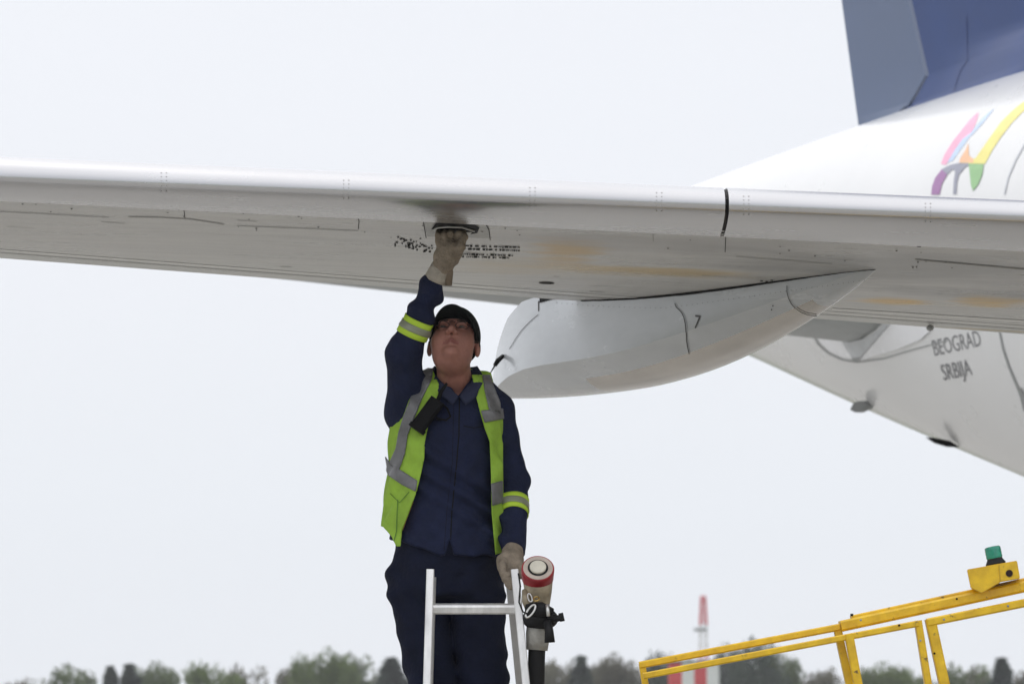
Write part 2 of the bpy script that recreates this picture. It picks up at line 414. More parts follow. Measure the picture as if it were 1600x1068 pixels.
def slat(x0, x1):
    nn = max(2, int((x1 - x0) / .12)); X_ = [x0 + (x1-x0)*i/nn for i in range(nn+1)]
    vs = []; 
    for x in X_:
        A_ = Ac(yt(x) - YN); TU = [A_*1.7, A_*1.4, A_*1.15] + tnose(14, A_)[::-1]; TL = tnose(14, A_)[1:] + [A_*1.10]
        o_ = [wpt(x, t, 1, .007) for t in TU] + [wpt(x, t, -1, .007) for t in TL]
        i_ = [(p[0], p[1] + .004, p[2]) for p in ([wpt(x, t, 1, -.004) for t in TU] + [wpt(x, t, -1, -.004) for t in TL])][::-1]
        r_ = o_ + i_; n = len(r_); vs += r_
    fs = [(i*n+k_, (i+1)*n+k_, (i+1)*n+(k_+1) % n, i*n+(k_+1) % n) for i in range(nn) for k_ in range(n)]
    fs += [tuple(range(n)), tuple(range(nn*n, nn*n+n))[::-1]]
    return MB().add(vs, fs).build('slat', m_slat, plane, sharp=50)
xg = P(1136, 320, YN).x
s1 = slat(-8.9, xg - .006); s2 = slat(xg + .006, 6.5)
mb = MB()                                                  # black strip standing in for the shade in the gap between the slats
pr = [wpt(xg, t, 1, .0015) for t in [.5, .4] + tnose()[::-1]] + [wpt(xg, t, -1, .0015) for t in tnose()[1:] + [.34]]
for a, b_ in zip(pr, pr[1:]): mb.add([(a[0]-.012, a[1], a[2]), (a[0]+.012, a[1], a[2]), (b_[0]+.012, b_[1], b_[2]), (b_[0]-.012, b_[1], b_[2])], [(0, 1, 2, 3)])
mb.build('slat_gap_shade', m_black, wing)
def lv(u, v0, v1): return v0 + (v1 - v0) * u / 1600
sl1, sl2 = bvh_of(s1), bvh_of(s2)
# seams on the lower skin
mb = MB(); _r = ribbon
ribbon = lambda m_, p_, w_, t_, *a_: _r(m_, p_, ([x_*.75 for x_ in w_] if hasattr(w_, '__len__') else w_*.75), t_, *a_)
for xa in [-4 + .2 * i for i in range(40)]:
    for xb in (xa + .2,):
        pa, pb = wpt(xa, Ac(yt(xa)-YN)*1.10 + .004, -1, .003), wpt(xb, Ac(yt(xb)-YN)*1.10 + .004, -1, .003)
        mb.add([pa, pb, (pb[0], pb[1]+.012, pb[2]-.0003), (pa[0], pa[1]+.012, pa[2]-.0003)], [(0, 1, 2, 3)])
ribbon(mb, [(550, 331), (560, 331.5)], 3.5, wtree, .0025); ribbon(mb, [(558, 332), (561, 345), (560, 357)], 1.8, wtree)
ribbon(mb, [(279, 315), (286, 316), (289, 340)], 1.3, wtree)
ribbon(mb, [(1134, 368), (1133, 393)], 1.5, wtree); ribbon(mb, [(1135, 290), (1133, 361)], 3.0, wtree, .0025)
for c_ in ((1059, 359), (1095, 361)): ribbon(mb, [(c_[0]-4, c_[1]), (c_[0]+3, c_[1]+.5)], 4, wtree)
ribbon(mb, [(661, 343), (666, 371)], 1.6, wtree); ribbon(mb, [(757, 346), (764, 358), (766, 374)], 1.6, wtree)
ribbon(mb, [(842, 441), (848, 441.2), (860, 441.6), (866, 442)], [1.5, 4.2, 4.2, 1.5], wtree)
for (a, b_) in ((1188, 438), (1196, 439), (1204, 437)): ribbon(mb, [(a, b_), (a+4, b_)], 2, wtree)
for (a, b_) in ((1424, 381), (1433, 384), (1462, 382)): ribbon(mb, [(a, b_), (a+6, b_+.6)], 2.2, wtree)
random.seed(4)
for _ in range(40):
    u = random.uniform(5, 1590); v = lv(u, 306, 398) + random.uniform(2, 30); ribbon(mb, [(u, v), (u + random.uniform(1.5, 3), v)], random.uniform(1, 2), wtree)
paint(wing, mb, m_seam)
mb = MB()
ribbon(mb, [(200, 338), (250, 339), (300, 342), (350, 350)], 1.3, wtree)
ribbon(mb, [(0, 330), (170, 339)], .9, wtree); ribbon(mb, [(370, 352), (560, 360)], .9, wtree); ribbon(mb, [(1020, 362), (1021, 376)], 1.2, wtree)
ribbon(mb, [(1150, 400), (1300, 412)], .8, wtree); ribbon(mb, [(1430, 405), (1600, 420)], 2.0, wtree)
ribbon(mb, [(800, 350), (1120, 368)], 1.2, wtree)
random.seed(9)
for row in range(5):
    for i in range(190):
        u = -20 + 8.6 * i; v = lv(u, 312 + 15*row, 402 + 20*row)
        if v < 386 + u * .0757 and (i + row * 3) % 17 > 1: ribbon(mb, [(u, v), (u + .8, v)], .7, wtree)
for _ in range(9):                                        # scuffs and dirt streaks
    u = random.uniform(0, 1560); v = lv(u, 312, 402) + random.uniform(0, 80 + .04 * u); L_ = random.uniform(8, 50)
    ribbon(mb, [(u, v), (u + L_, v + L_ * .07)], random.uniform(.4, .8), wtree)
paint(wing, mb, m_seamg)
mb = MB()
ribbon(mb, [(u, 390 + u * .0757 - (0 if u < 820 else (u-820)*.002)) for u in range(-60, 1670, 40)], 2.6, wtree, .0012)  # bright ribbon painted for the flap lip catching light
ribbon(mb, [(u, lv(u, 320, 322) + 0) for u in range(590, 685, 20)], 3.2, wtree)
ribbon(mb, [(760, 334.5), (900, 338.5)], 2.2, wtree)
ribbon(mb, [(960, 351), (1180, 363)], 1.6, wtree)
ribbon(mb, [(1300, 482), (1600, 501)], 3.0, wtree, .0016)
paint(wing, mb, m_light)
mb = MB(); ribbon(mb, [(u, 394.2 + u * .0757 - (0 if u < 820 else (u-820)*.002)) for u in range(-60, 1670, 40)], .7, wtree, .0018)
paint(wing, mb, m_seamg)
# rivets on the slats
for o_, tr, us in ((s1, sl1, (256, 541, 832, 1030)), (s2, sl2, (1166, 1450))):
    mb = MB()
    for u in us:
        v0 = lv(u, 266, 330)
        for du in (-4, 4):
            for dv in (-6, 0, 6, 14, 22): ribbon(mb, [(u+du-.9, v0+dv), (u+du+.9, v0+dv)], 1.5, tr, .001)
    paint(o_, mb, m_seamg)
ribbon = _r
# refuelling bay in the lower skin
bay = MB(); patch(bay, [(662, 344), (757, 347), (765, 358), (766, 372), (745, 371), (668, 369)], wtree, .0012)
bay = bay.build('refuelling_panel', mat('scuffed panel grey', (.42, .42, .40), .45, var=.25, scale=30), wing)
mb = MB(); patch(mb, [(674, 356), (681, 347), (698, 343.5), (730, 345), (741, 348), (749, 354), (746, 362), (736, 364), (728, 359), (690, 358)], wtree, .004)
mb.build('opening_shade', m_black, wing)  # flat black patch stands in for the darkness of the recess
mb = MB(); mb.tube([hit(u, v, wtree, .007) for u, v in ((676, 357), (684, 352.5), (700, 351), (722, 352), (734, 355.5), (741, 358))], .0032, 8); mb.build('opening_rim', mat('worn aluminium rim', (.42, .42, .40), .5, metal=.4), wing)
mb = MB(); mb.ell(hit(733, 361, wtree, .004), (.009, .006, .006), 6); mb.build('glint', mat('white glint', (.85, .85, .82), .4), wing)  # white bead added as the small highlight at the opening
mb = MB(); random.seed(2)
for v, us in ((383, (716, 810)), (388, (718, 812)), (396, (716, 800)), (400, (722, 797))):
    u = us[0]
    while u < us[1]:
        L_ = random.choice((1.5, 2, 3, 4, 6)); vv = v + (u - 716) * .03
        ribbon(mb, [(u, vv), (u + L_, vv)], random.choice((1.6, 2.0, 2.6)), wtree); u += L_ + random.choice((.9, 1.2, 1.4, 4))
mb.build('stencil_lettering', m_seamk, wing); mb = MB()
for _ in range(44):
    u = random.uniform(614, 676); v = 368 + (u - 614) * .22 + random.uniform(0, 15); ribbon(mb, [(u, v), (u + random.uniform(1, 4), v + random.uniform(-.8, .8))], random.uniform(1.4, 2.4), wtree)
ribbon(mb, [(636, 379), (646, 380)], 1.6, wtree)
mb.build('stencil_lettering', m_seamk, wing)

# flap fairing hanging under the wing
AFT = Vector((-math.sin(math.radians(25)), math.cos(math.radians(25)), 0)); OUT = Vector((-AFT.y, AFT.x, 0))   # OUT: towards the wing tip
tip = hit(1368, 421, wtree, 0)
def canoe_sec(s, n=40):                                    # s: metres aft of the tip
    Lc = 3.0; q = s / Lc
    top = .03 + .03 * min(1, q * 2)
    if q < .82: hgt = .265 * math.sin(min(1, q / .60) * math.pi / 2) ** .9
    else: hgt = .265
    width = .21 * math.sin(min(1, q / .55) * math.pi / 2) ** .75
    if q > .70: width *= 1 - .80 * ((q - .70) / .30) ** 2
    return top, hgt, width
CAN = []
nS = 60
for i in range(nS + 1):
    s = 3.0 * (i / nS); q = i / nS
    c0 = tip + AFT * s; top, hgt, wd = canoe_sec(s)
    zbase = tip.z - .002
    bot = zbase - hgt + (.0 if q < .6 else .05 * ((q - .6) / .4) ** 2)
    ztop = zbase + top + (.10 * max(0, (q - .5)) * 2 if q > .5 else 0)
    if q > .74: ztop = bot + (ztop - bot) * float(np.interp(q, [.74, .80, .87, .93, .97, 1], [1, .96, .80, .54, .30, .08]))
    ring = []
    hf_ = [(1.0, .70), (1.0, .50), (.985, .37), (.80, .27), (.58, .16), (.50, .105), (.34, .04), (.18, .010)]; prof = [(-1.0, 1)] + [(-a, b_) for a, b_ in hf_] + [(0, 0)] + hf_[::-1] + [(1.0, 1), (.5, 1.0), (-.5, 1.0)]
    ch = .40 - .15 * q
    for a, b_ in prof:
        if b_ < .375: b_ = b_ * ch / .37
        z = bot + (ztop - bot) * b_
        ring.append(c0 + OUT * (-a) * max(wd, .003) * (1 - .06 * (1 - b_)) * 1.0 + Vector((0, 0, z)) - Vector((0, 0, c0.z)))
    CAN.append(ring)
n = len(CAN[0]); vs = [p for r in CAN for p in r]
fs = [(i*n+k_, (i+1)*n+k_, (i+1)*n+(k_+1) % n, i*n+(k_+1) % n) for i in range(nS) for k_ in range(n)] + [tuple(range(n)), tuple(range(nS*n, nS*n+n))[::-1]]
fair = MB().add(vs, fs).build('flap_fairing', m_fair, plane, sharp=24); ftree = bvh_of(fair)
fair.data.materials.append(mat('bare keel metal', (.50, .47, .43), .14, metal=.9, var=.12, scale=3, stretch=(1, 1, 4), rvar=.03))                          # bare polished strip along the keel
for p_ in fair.data.polygons:
    c_ = p_.center; s_ = (c_ - tip).xy.dot(AFT.xy); o_ = abs((c_ - tip).xy.dot(OUT.xy))
    t_, h_, w_ = canoe_sec(s_)
    if .35 < s_ < 2.0 and p_.normal.z < -.2 and o_ < w_ * .56: p_.material_index = len(fair.data.materials) - 1
mb = MB()
ribbon(mb, [(1056, 474), (1058, 480), (1063, 484), (1067, 489), (1070, 496), (1072, 505), (1073, 516), (1073.5, 530), (1075, 541), (1078, 552)], 1.3, ftree, .004, 3)
ribbon(mb, [(1231, 446), (1231, 456), (1233, 465), (1237, 473), (1243, 480), (1252, 486), (1262, 490), (1276, 492), (1290, 492)], 1.1, ftree, .004, 3)
ribbon(mb, [(797, 545), (806, 530), (815, 517), (828, 503), (842, 491)], .8, ftree, .003, 4); ribbon(mb, [(842, 462), (842, 486)], 1.4, ftree)
for i in range(60):
    t_ = i / 59; u_ = 870 + 480*t_; v_ = 466 + 14*math.sin(min(1, t_*1.9)*math.pi*.5)*(1 - t_) - 36*max(0, t_-.35)/.65; ribbon(mb, [(u_, v_ + 7), (u_ + 1.1, v_ + 7)], .8, ftree)
for c_ in ((1208, 477), (1206, 483)): ribbon(mb, [(c_[0]-1, c_[1]), (c_[0]+1, c_[1])], 2, ftree)
paint(fair, mb, m_seam)
mb = MB(); glyphs(mb, '7', lambda x, y: (1084 + x * 20 + y * 3, 512 - y * 30 + x * 3), ftree, .002, size=1.0); mb.build('numeral', mat('pencil grey numeral', (.1, .1, .1), .7), fair)
gp = []
for u in list(range(846, 1368, 9)) + [1367]:               # follow the joint between fairing and wing
    for v in [415 + .5 * i for i in range(130)]:
        a_, b_ = hit(u, v, wtree, 0), hit(u, v, ftree, 0)
        if b_ is not None and (a_ is None or (b_ - CAM).length < (a_ - CAM).length - .001):
            if a_ is not None and (a_ - b_).length < .10: gp.append(b_ + Vector((0, -.004, .002)))
            break
MB().tube(gp, [.003 + .006 * math.sin(math.pi * min(1, .15 + i / len(gp))) for i in range(len(gp))], 8).build('fairing_gap_seal', m_black, wing)
mb = MB(); patch(mb, [(844, 464.5), (844, 473), (862, 468), (905, 465)], ftree, .003, 6); paint(fair, mb, m_black)  # black wedge painted for the shading below the trailing edge
pw = hit(790, 562, ftree, .0) or P(782, 560, 18.4)
mb = MB(); q0 = P(778, 563, pw.y); q1 = P(773, 571, pw.y); q2 = P(766, 583, pw.y); mb.tube([P(786, 556, pw.y + .03), q0, q1], [.008, .010, .008], 8); mb.tube([q1, q2], [.004, .002], 6)
mb.build('static_wick', m_black, fair)

# fuselage
def AX(Y): return 1.86 + (33.45 - Y) * .4663
def sY(s): return 33.45 - s * math.cos(math.radians(25))
keys = [(-3.3, 5.78, 5.50, .10), (-3.1, 5.84, 5.42, .20), (-2.0, 5.90, 5.12, .36), (0, 6.0, 4.58, .66), (1.8, 6.07, 4.05, .95), (3.6, 6.13, 3.56, 1.25), (5.5, 6.15, 3.05, 1.52), (7.5, 6.15, 2.47, 1.76), (9.5, 6.15, 2.2, 1.9),
        (11.5, 6.15, 2.13, 1.96), (14, 6.15, 2.12, 1.97), (20, 6.15, 2.12, 1.97), (26, 6.15, 2.12, 1.97), (29, 6.1, 2.14, 1.93), (31, 5.75, 2.25, 1.7), (32.5, 5.1, 2.45, 1.25), (33.4, 4.4, 2.75, .75), (33.9, 3.8, 3.1, .3), (34, 3.55, 3.4, .05)]
KS = np.array(keys)
def fkey(s):
    return [float(np.interp(s, KS[:, 0], KS[:, i])) for i in (1, 2, 3)]
def smoothkey(s):
    acc = np.zeros(3)
    for d, w_ in ((-.9, .2), (-.45, .2), (0, .2), (.45, .2), (.9, .2)): acc += w_ * np.array(fkey(min(max(s + d, s if s < -2.3 else -3.3), 34 if s < 32 else s)))
    return acc
nr = 72; vs = []; ss = [-3.3 + 37.3 * i / 150 for i in range(151)]
for s in ss:
    t_, b_, w_ = smoothkey(s); Y = sY(s); cz = (t_ + b_) / 2; h_ = (t_ - b_) / 2; ctr = Vector((AX(Y), Y, cz))
    for k_ in range(nr):
        a = 2 * math.pi * k_ / nr; vs.append(ctr + OUT * math.cos(a) * w_ + Vector((0, 0, math.sin(a) * h_)))
fs = [(i*nr+k_, (i+1)*nr+k_, (i+1)*nr+(k_+1) % nr, i*nr+(k_+1) % nr) for i in range(150) for k_ in range(nr)] + [tuple(range(nr)), tuple(range(150*nr, 151*nr))[::-1]]
fus = MB().add(vs, fs).build('fuselage', m_belly, plane, smooth=True); fut = bvh_of(fus)
mb = MB()
ribbon(mb, [(1562, 516), (1568, 545), (1578, 575), (1592, 608), (1604, 640)], [2.5, 3, 3.5, 4, 4], fut, .004, 10); ribbon(mb, [(1594, 606), (1606, 640)], [5, 12], fut, .006)
paint(fus, mb, m_grey)
mb = MB(); ribbon(mb, [(1602, 225), (1588, 250), (1576, 278), (1570, 304)], 2.2, fut, .004, 10); paint(fus, mb, mat('pale seam', (.5, .52, .56), .5))
m_letter = mat('dark grey registration paint', (.20, .20, .21), .5)
mb = MB()
def tm(u0, v0, kx, sx, ky, sy): return lambda x, y: (u0 + kx * x + sy * y, v0 + sx * x - ky * y)
glyphs(mb, 'BEOGRAD', tm(1460, 556, 16.2, -3.6, 35, -8.5), fut, .002); glyphs(mb, 'SRBIJA', tm(1475, 594, 16.2, -3.3, 35, -9.5), fut, .004)
mb.build('lettering', m_letter, fus)
def zz(pts): return [(1430 + a / 5.935, 140 + b_ / 5.935) for a, b_ in pts]
for nm, col, pl in (
    ('pink', (.86, .40, .57), zz([(590, 212), (555, 235), (500, 290), (430, 380), (350, 480), (275, 600), (240, 690), (285, 700), (330, 640), (400, 540), (470, 460), (540, 370), (580, 270)])),
    ('pale blue', (.50, .64, .84), zz([(735, 180), (680, 215), (620, 270), (570, 335), (520, 400), (440, 460), (370, 560), (300, 680), (350, 660), (420, 560), (500, 450), (560, 390), (640, 300)])),
    ('yellow', (.84, .76, .22), zz([(1030, 100), (960, 150), (900, 200), (800, 300), (720, 410), (650, 510), (560, 640), (420, 650), (440, 685), (650, 690), (720, 560), (800, 440), (900, 310), (1030, 180)])),
    ('orange', (.86, .50, .28), zz([(495, 500), (470, 560), (420, 640), (410, 680), (540, 682), (545, 650), (500, 610)])),
    ('slate', (.28, .29, .36), zz([(500, 684), (400, 684), (330, 700), (250, 740), (300, 790), (350, 740), (375, 760), (360, 860), (355, 970), (385, 970), (392, 860), (410, 790), (470, 720), (500, 705)])),
    ('purple', (.33, .14, .35), zz([(250, 740), (190, 820), (160, 900), (152, 975), (230, 975), (250, 880), (300, 790)])),
    ('green', (.27, .50, .22), zz([(500, 688), (640, 695), (625, 790), (590, 880), (540, 940), (522, 890), (512, 790)]))):
    mb = MB(); patch(mb, pl, fut, .0015 + .0005 * 'pink pale yellow orange slate purple green'.split().index(nm.split()[0])); mb.build('emblem', mat(nm + ' emblem paint', col, .35, var=.06), fus)
# centre plane of the fuselage
def CP(u, v):
    d = raydir(u, v); r = d.x / d.y; Y = (1.86 + 33.45 * .4663) / (r + .4663); return CAM + d * (Y / d.y)
def fin_mesh(name, m, outline, thick, parent, bulge=0., lev=None):
    """outline(z) -> (s_front, s_aft) along the fuselage axis; airfoil section at each height"""
    vs = []; zs_, n = lev, 24
    for z in zs_:
        s0, s1, th = outline(z)
        ring = []
        for k_ in range(n + 1):
            q = k_ / n; yv = thick(q, z) * th; s = s0 + (s1 - s0) * q; ring.append((s, yv))
        ring = ring + [(s, -yv) for s, yv in ring[1:-1][::-1]]
        for s, yv in ring: Y = sY(s); vs.append(Vector((AX(Y), Y, z)) + OUT * yv)
    m_ = 2 * n
    fs = [(i*m_+k_, (i+1)*m_+k_, (i+1)*m_+(k_+1) % m_, i*m_+(k_+1) % m_) for i in range(len(zs_)-1) for k_ in range(m_)] + [tuple(range(m_)), tuple(range((len(zs_)-1)*m_, len(zs_)*m_))[::-1]]
    return MB().add(vs, fs).build(name, m, parent, sharp=60)
def s_of(p): return (33.45 - p.y) / math.cos(math.radians(25))
pA, pB = CP(1344, 205), CP(1320, 26); pH1, pH0, pR = CP(1434, 26), CP(1455, 118), CP(1428, 166)
def lin(z, p, q): t = max(-.6, (z - p.z) / (q.z - p.z)); return s_of(p) + (s_of(q) - s_of(p)) * t
zb = pA.z
def fin_out(z):
    te = lin(z, pA, pB)
    hinge = lin(z, pH0, pH1) if z > pH0.z else max(te + .02, s_of(pR) + (s_of(pH0) - s_of(pR)) * (z - pR.z) / (pH0.z - pR.z)) if z > pR.z else te + (s_of(pR) - te) * min(1, max(0, (z - zb + .03) / (pR.z - zb + .03)))
    return (8.6 - (z - zb) * 1.12, hinge + .03, 1.0)
def fin_th(q, z):
    base = .15 + .16 * math.exp(-max(0, z - 6.15) / .22)
    return base * (2.6 * math.sqrt(q) * (1 - q)) * .8 + .045 * (1 - .2 * q) + .11 * min(1, max(0, (6.44 - z) / .13)) * min(1, max(0, (.93 - q) / .25)) * min(1, q * 8)
lev = [5.85, zb, 6.30, 6.345, 6.39, 6.445, 6.5, zb+.04, zb+.1, pR.z, (pR.z + pH0.z) / 2, pH0.z, pH0.z+.08, pH0.z+.2] + [pH0.z + .2 + .42 * i for i in range(1, 12)]
lev = sorted(lev)
fin = fin_mesh('tail_fin', m_blue, fin_out, fin_th, plane, lev=lev)
def rud_out(z):
    te = lin(z, pA, pB); h_ = fin_out(z)[1] - .03
    return (max(h_ - .015, te + .03), te, 1.0)
lev2 = [zb - .10, zb + .1, pR.z, (pR.z + pH0.z) / 2, pH0.z, pH0.z+.08, pH0.z+.2] + [pH0.z + .2 + .42 * i for i in range(1, 12)]
rud = fin_mesh('rudder', m_bluerud, rud_out, lambda q, z: .040 * (1 - q * .8), fin, lev=lev2)
fit = bvh_of(fin)
mb = MB(); ribbon(mb, [(1511, 26), (1512, 95), (1500, 112), (1490, 145)], .9, fit, .003); ribbon(mb, [(1429, 26), (1450, 116), (1448, 126), (1424, 164)], 3.5, fit, .003); paint(fin, mb, mat('dark blue seam', (.016, .032, .13), .6))
# tailplane with the white sealing plates at its root
mb = MB()
patch(mb, [(1262, 500), (1275, 497), (1300, 500), (1328, 545), (1334, 560), (1318, 557), (1296, 545), (1280, 528)], fut, .012)
patch(mb, [(1346, 562), (1352, 550), (1395, 502), (1460, 512), (1440, 530), (1400, 546)], fut, .012)
mb.build('root_plate', mat('bright white plate', (.88, .89, .92), .25, coat=.5, var=.03), fus)
mb = MB(); patch(mb, [(1292, 490), (1306, 490), (1322, 520), (1330, 533), (1352, 528), (1372, 517), (1392, 498), (1398, 500), (1352, 552), (1346, 561), (1336, 558)], fut, .02); mb.build('root_rim', mat('pale grey rim', (.56, .58, .60), .4), fus)
mb = MB(); ribbon(mb, [(1268, 518), (1280, 538), (1296, 552), (1316, 561), (1340, 565), (1380, 560), (1430, 545), (1480, 532)], 2, fut, .006); patch(mb, [(1334, 557), (1348, 557), (1343, 563)], fut, .024); paint(fus, mb, m_grey)
root = [hit(u, v, fut, .03) for u, v in ((1304, 470), (1308, 494), (1320, 517), (1331, 533), (1340, 532), (1352, 526), (1370, 515), (1388, 498), (1396, 470))]
spanv = OUT * 5.2 + AFT * 2.3 + Vector((0, 0, .55))
rc = sum(root, Vector()) / len(root); tp = [rc + spanv + (p - rc) * .35 for p in root]
root_in = [p - OUT * .1 for p in root]
nR = len(root); mb = MB().add(root_in + tp, [(i, (i+1) % nR, (i+1) % nR + nR, i + nR) for i in range(nR)] + [tuple(range(nR)), tuple(range(nR, 2*nR))[::-1]])
tpl = mb.build('tailplane', mat('tailplane grey', (.36, .38, .38), .45), plane, sharp=40)
# belly blades
def blade(name, u, v, pts, m, y=None):
    h_ = hit(u, v, fut, 0); vs = [P(a, b_, h_.y + .05) for a, b_ in pts]; n_ = len(vs); o_ = OUT * .03
    return MB().add([p - o_ for p in vs] + [p + o_ for p in vs], [tuple(range(n_)), tuple(range(n_, 2*n_))[::-1]] + [(i, (i+1) % n_, (i+1) % n_ + n_, i + n_) for i in range(n_)]).build(name, m, fus)
blade('drain_mast', 1350, 620, [(1340, 629), (1334, 640), (1342, 644), (1356, 638), (1362, 632), (1350, 626)], m_grey)
blade('belly_antenna', 1475, 676, [(1452, 683), (1466, 692), (1486, 698), (1494, 698), (1478, 688)], m_black)
mb = MB(); a0 = hit(1455, 505, wtree, 0); mb.ell(a0 + Vector((0, .05, -.012)), (.014, .03, .012), 8); mb.build('flap_hinge', m_grey, wing)

# ------------------------------------------------------------------ the man on the ladder
YP = 15.12
def W(u, v, d=0.): return np.array(P(u, v, YP + d))
TT = [(575, 714, 30, .050), (590, 713, 42, .065), (603, 712, 60, .085), (620, 711, 74, .105), (650, 704, 79, .122), (690, 700, 80, .130), (740, 698, 80, .138), (800, 697, 80, .142), (850, 697, 82, .142), (890, 697, 86, .140), (930, 698, 90, .135)]
TV = np.array(TT, float); tz = np.array([P(700, v, YP).z for v in TV[:, 0]])[::-1]
tcx = np.array([P(u, v, YP).x for v, u, a, b_ in TT])[::-1]; ta = (TV[:, 2] / 476)[::-1]; tb = TV[:, 3][::-1]
def torso(X, Y, Z, ex=0.):
    cx = np.interp(Z, tz, tcx); a = np.interp(Z, tz, ta) + ex; b_ = np.interp(Z, tz, tb) + ex
    r = (np.abs((X-cx)/a)**2.3 + np.abs((Y-YP+.0)/b_)**2.3)**(1/2.3)
    return (r - 1) * np.minimum(a, b_) * .9
ztopT = P(700, 582, YP).z
SH_R, EL_R, WR_R = W(636, 642, .0), W(630, 553, -.13), W(681, 437, -.19)
SH_L, EL_L, WR_L = W(777, 642, .0), W(802, 752, .03), W(802, 868, -.15)
def fold(X, Y, Z, amp):
    return amp * (np.sin(X*38 + 3*np.sin(Z*17) + 2*np.sin(Y*21)) * np.sin(Z*29 + 2.2*np.sin(X*19+1)) + .5*np.sin(Z*70 + 4*np.sin(X*23)) * np.sin(X*31 + Z*12))
def shirt_f(X, Y, Z):
    hem = P(700, 870, YP).z + .035 * np.clip((tcx.mean() - .03 - X) / .15, 0, 1) * 1.6
    t = torso(X, Y, Z) - .012 * np.clip((hem + .12 - Z) / .12, 0, 1); t = smax(t, Z - ztopT, .03)
    xm = P(703, 870, YP).x
    t = smax(t, hem - Z, .006)
    notch = .012 - np.abs(X - xm) - .10 * (Z - hem) * 1.2
    t = np.where((Y < YP), np.maximum(t, notch), t)
    t = smin(t, cap(X, Y, Z, W(668, 618), SH_R, .055, .062), .05); t = smin(t, cap(X, Y, Z, W(758, 622), SH_L, .045, .050), .05)
    def wr(a, b_, A, fr):
        d = (b_ - a) / np.linalg.norm(b_ - a); s = (X-a[0])*d[0] + (Y-a[1])*d[1] + (Z-a[2])*d[2]
        return A * np.sin(s * fr + 9*X + 7*Y) * (.6 + .4*np.sin(31*X + 17*Z))
    arm = smin(cap(X, Y, Z, SH_R, EL_R, .064, .054), cap(X, Y, Z, EL_R, WR_R, .053, .036) + wr(EL_R, WR_R, .0012, 120), .03)
    end = (X-WR_R[0])*(WR_R-EL_R)[0] + (Y-WR_R[1])*(WR_R-EL_R)[1] + (Z-WR_R[2])*(WR_R-EL_R)[2]; arm = np.maximum(arm, end / np.linalg.norm(WR_R-EL_R))
    t = smin(t, arm, .045)
    arm = smin(cap(X, Y, Z, SH_L, EL_L, .054, .048) + wr(SH_L, EL_L, .0025, 60), cap(X, Y, Z, EL_L, WR_L, .050, .040) + wr(EL_L, WR_L, .004, 75), .02)
    bul = ell(X, Y, Z, W(812, 752, .02), (.034, .04, .028)); arm = smin(arm, bul, .02)
    end = (X-WR_L[0])*(WR_L-EL_L)[0] + (Y-WR_L[1])*(WR_L-EL_L)[1] + (Z-WR_L[2])*(WR_L-EL_L)[2]; arm = np.maximum(arm, end / np.linalg.norm(WR_L-EL_L) + .006)
    t = smin(t, arm, .02)
    nk = cap(X, Y, Z, W(713, 612, .01), W(711, 560, -.02), .052, .056); t = smax(t, -nk, .004)
    yv = np.abs(X - W(716, 600)[0]); vee = W(716, 622)[2] + yv * 1.5 - Z   # open throat of the shirt
    t = np.where((Y < YP - .02), smax(t, -np.maximum(vee, np.abs(X - W(716, 600)[0]) - .05), .004), t)
    dg = .008 * np.sin(60*(Z + .7*X) + 3*np.sin(13*Z + 5*X)) * np.clip(np.sin(9*X + 11*Z + .6) + .3, 0, 1)
    mk = np.clip((.185 - np.abs(X - tcx.mean())) / .04, .15, 1)
    return t + (fold(X, Y, Z, .0045) + dg) * mk
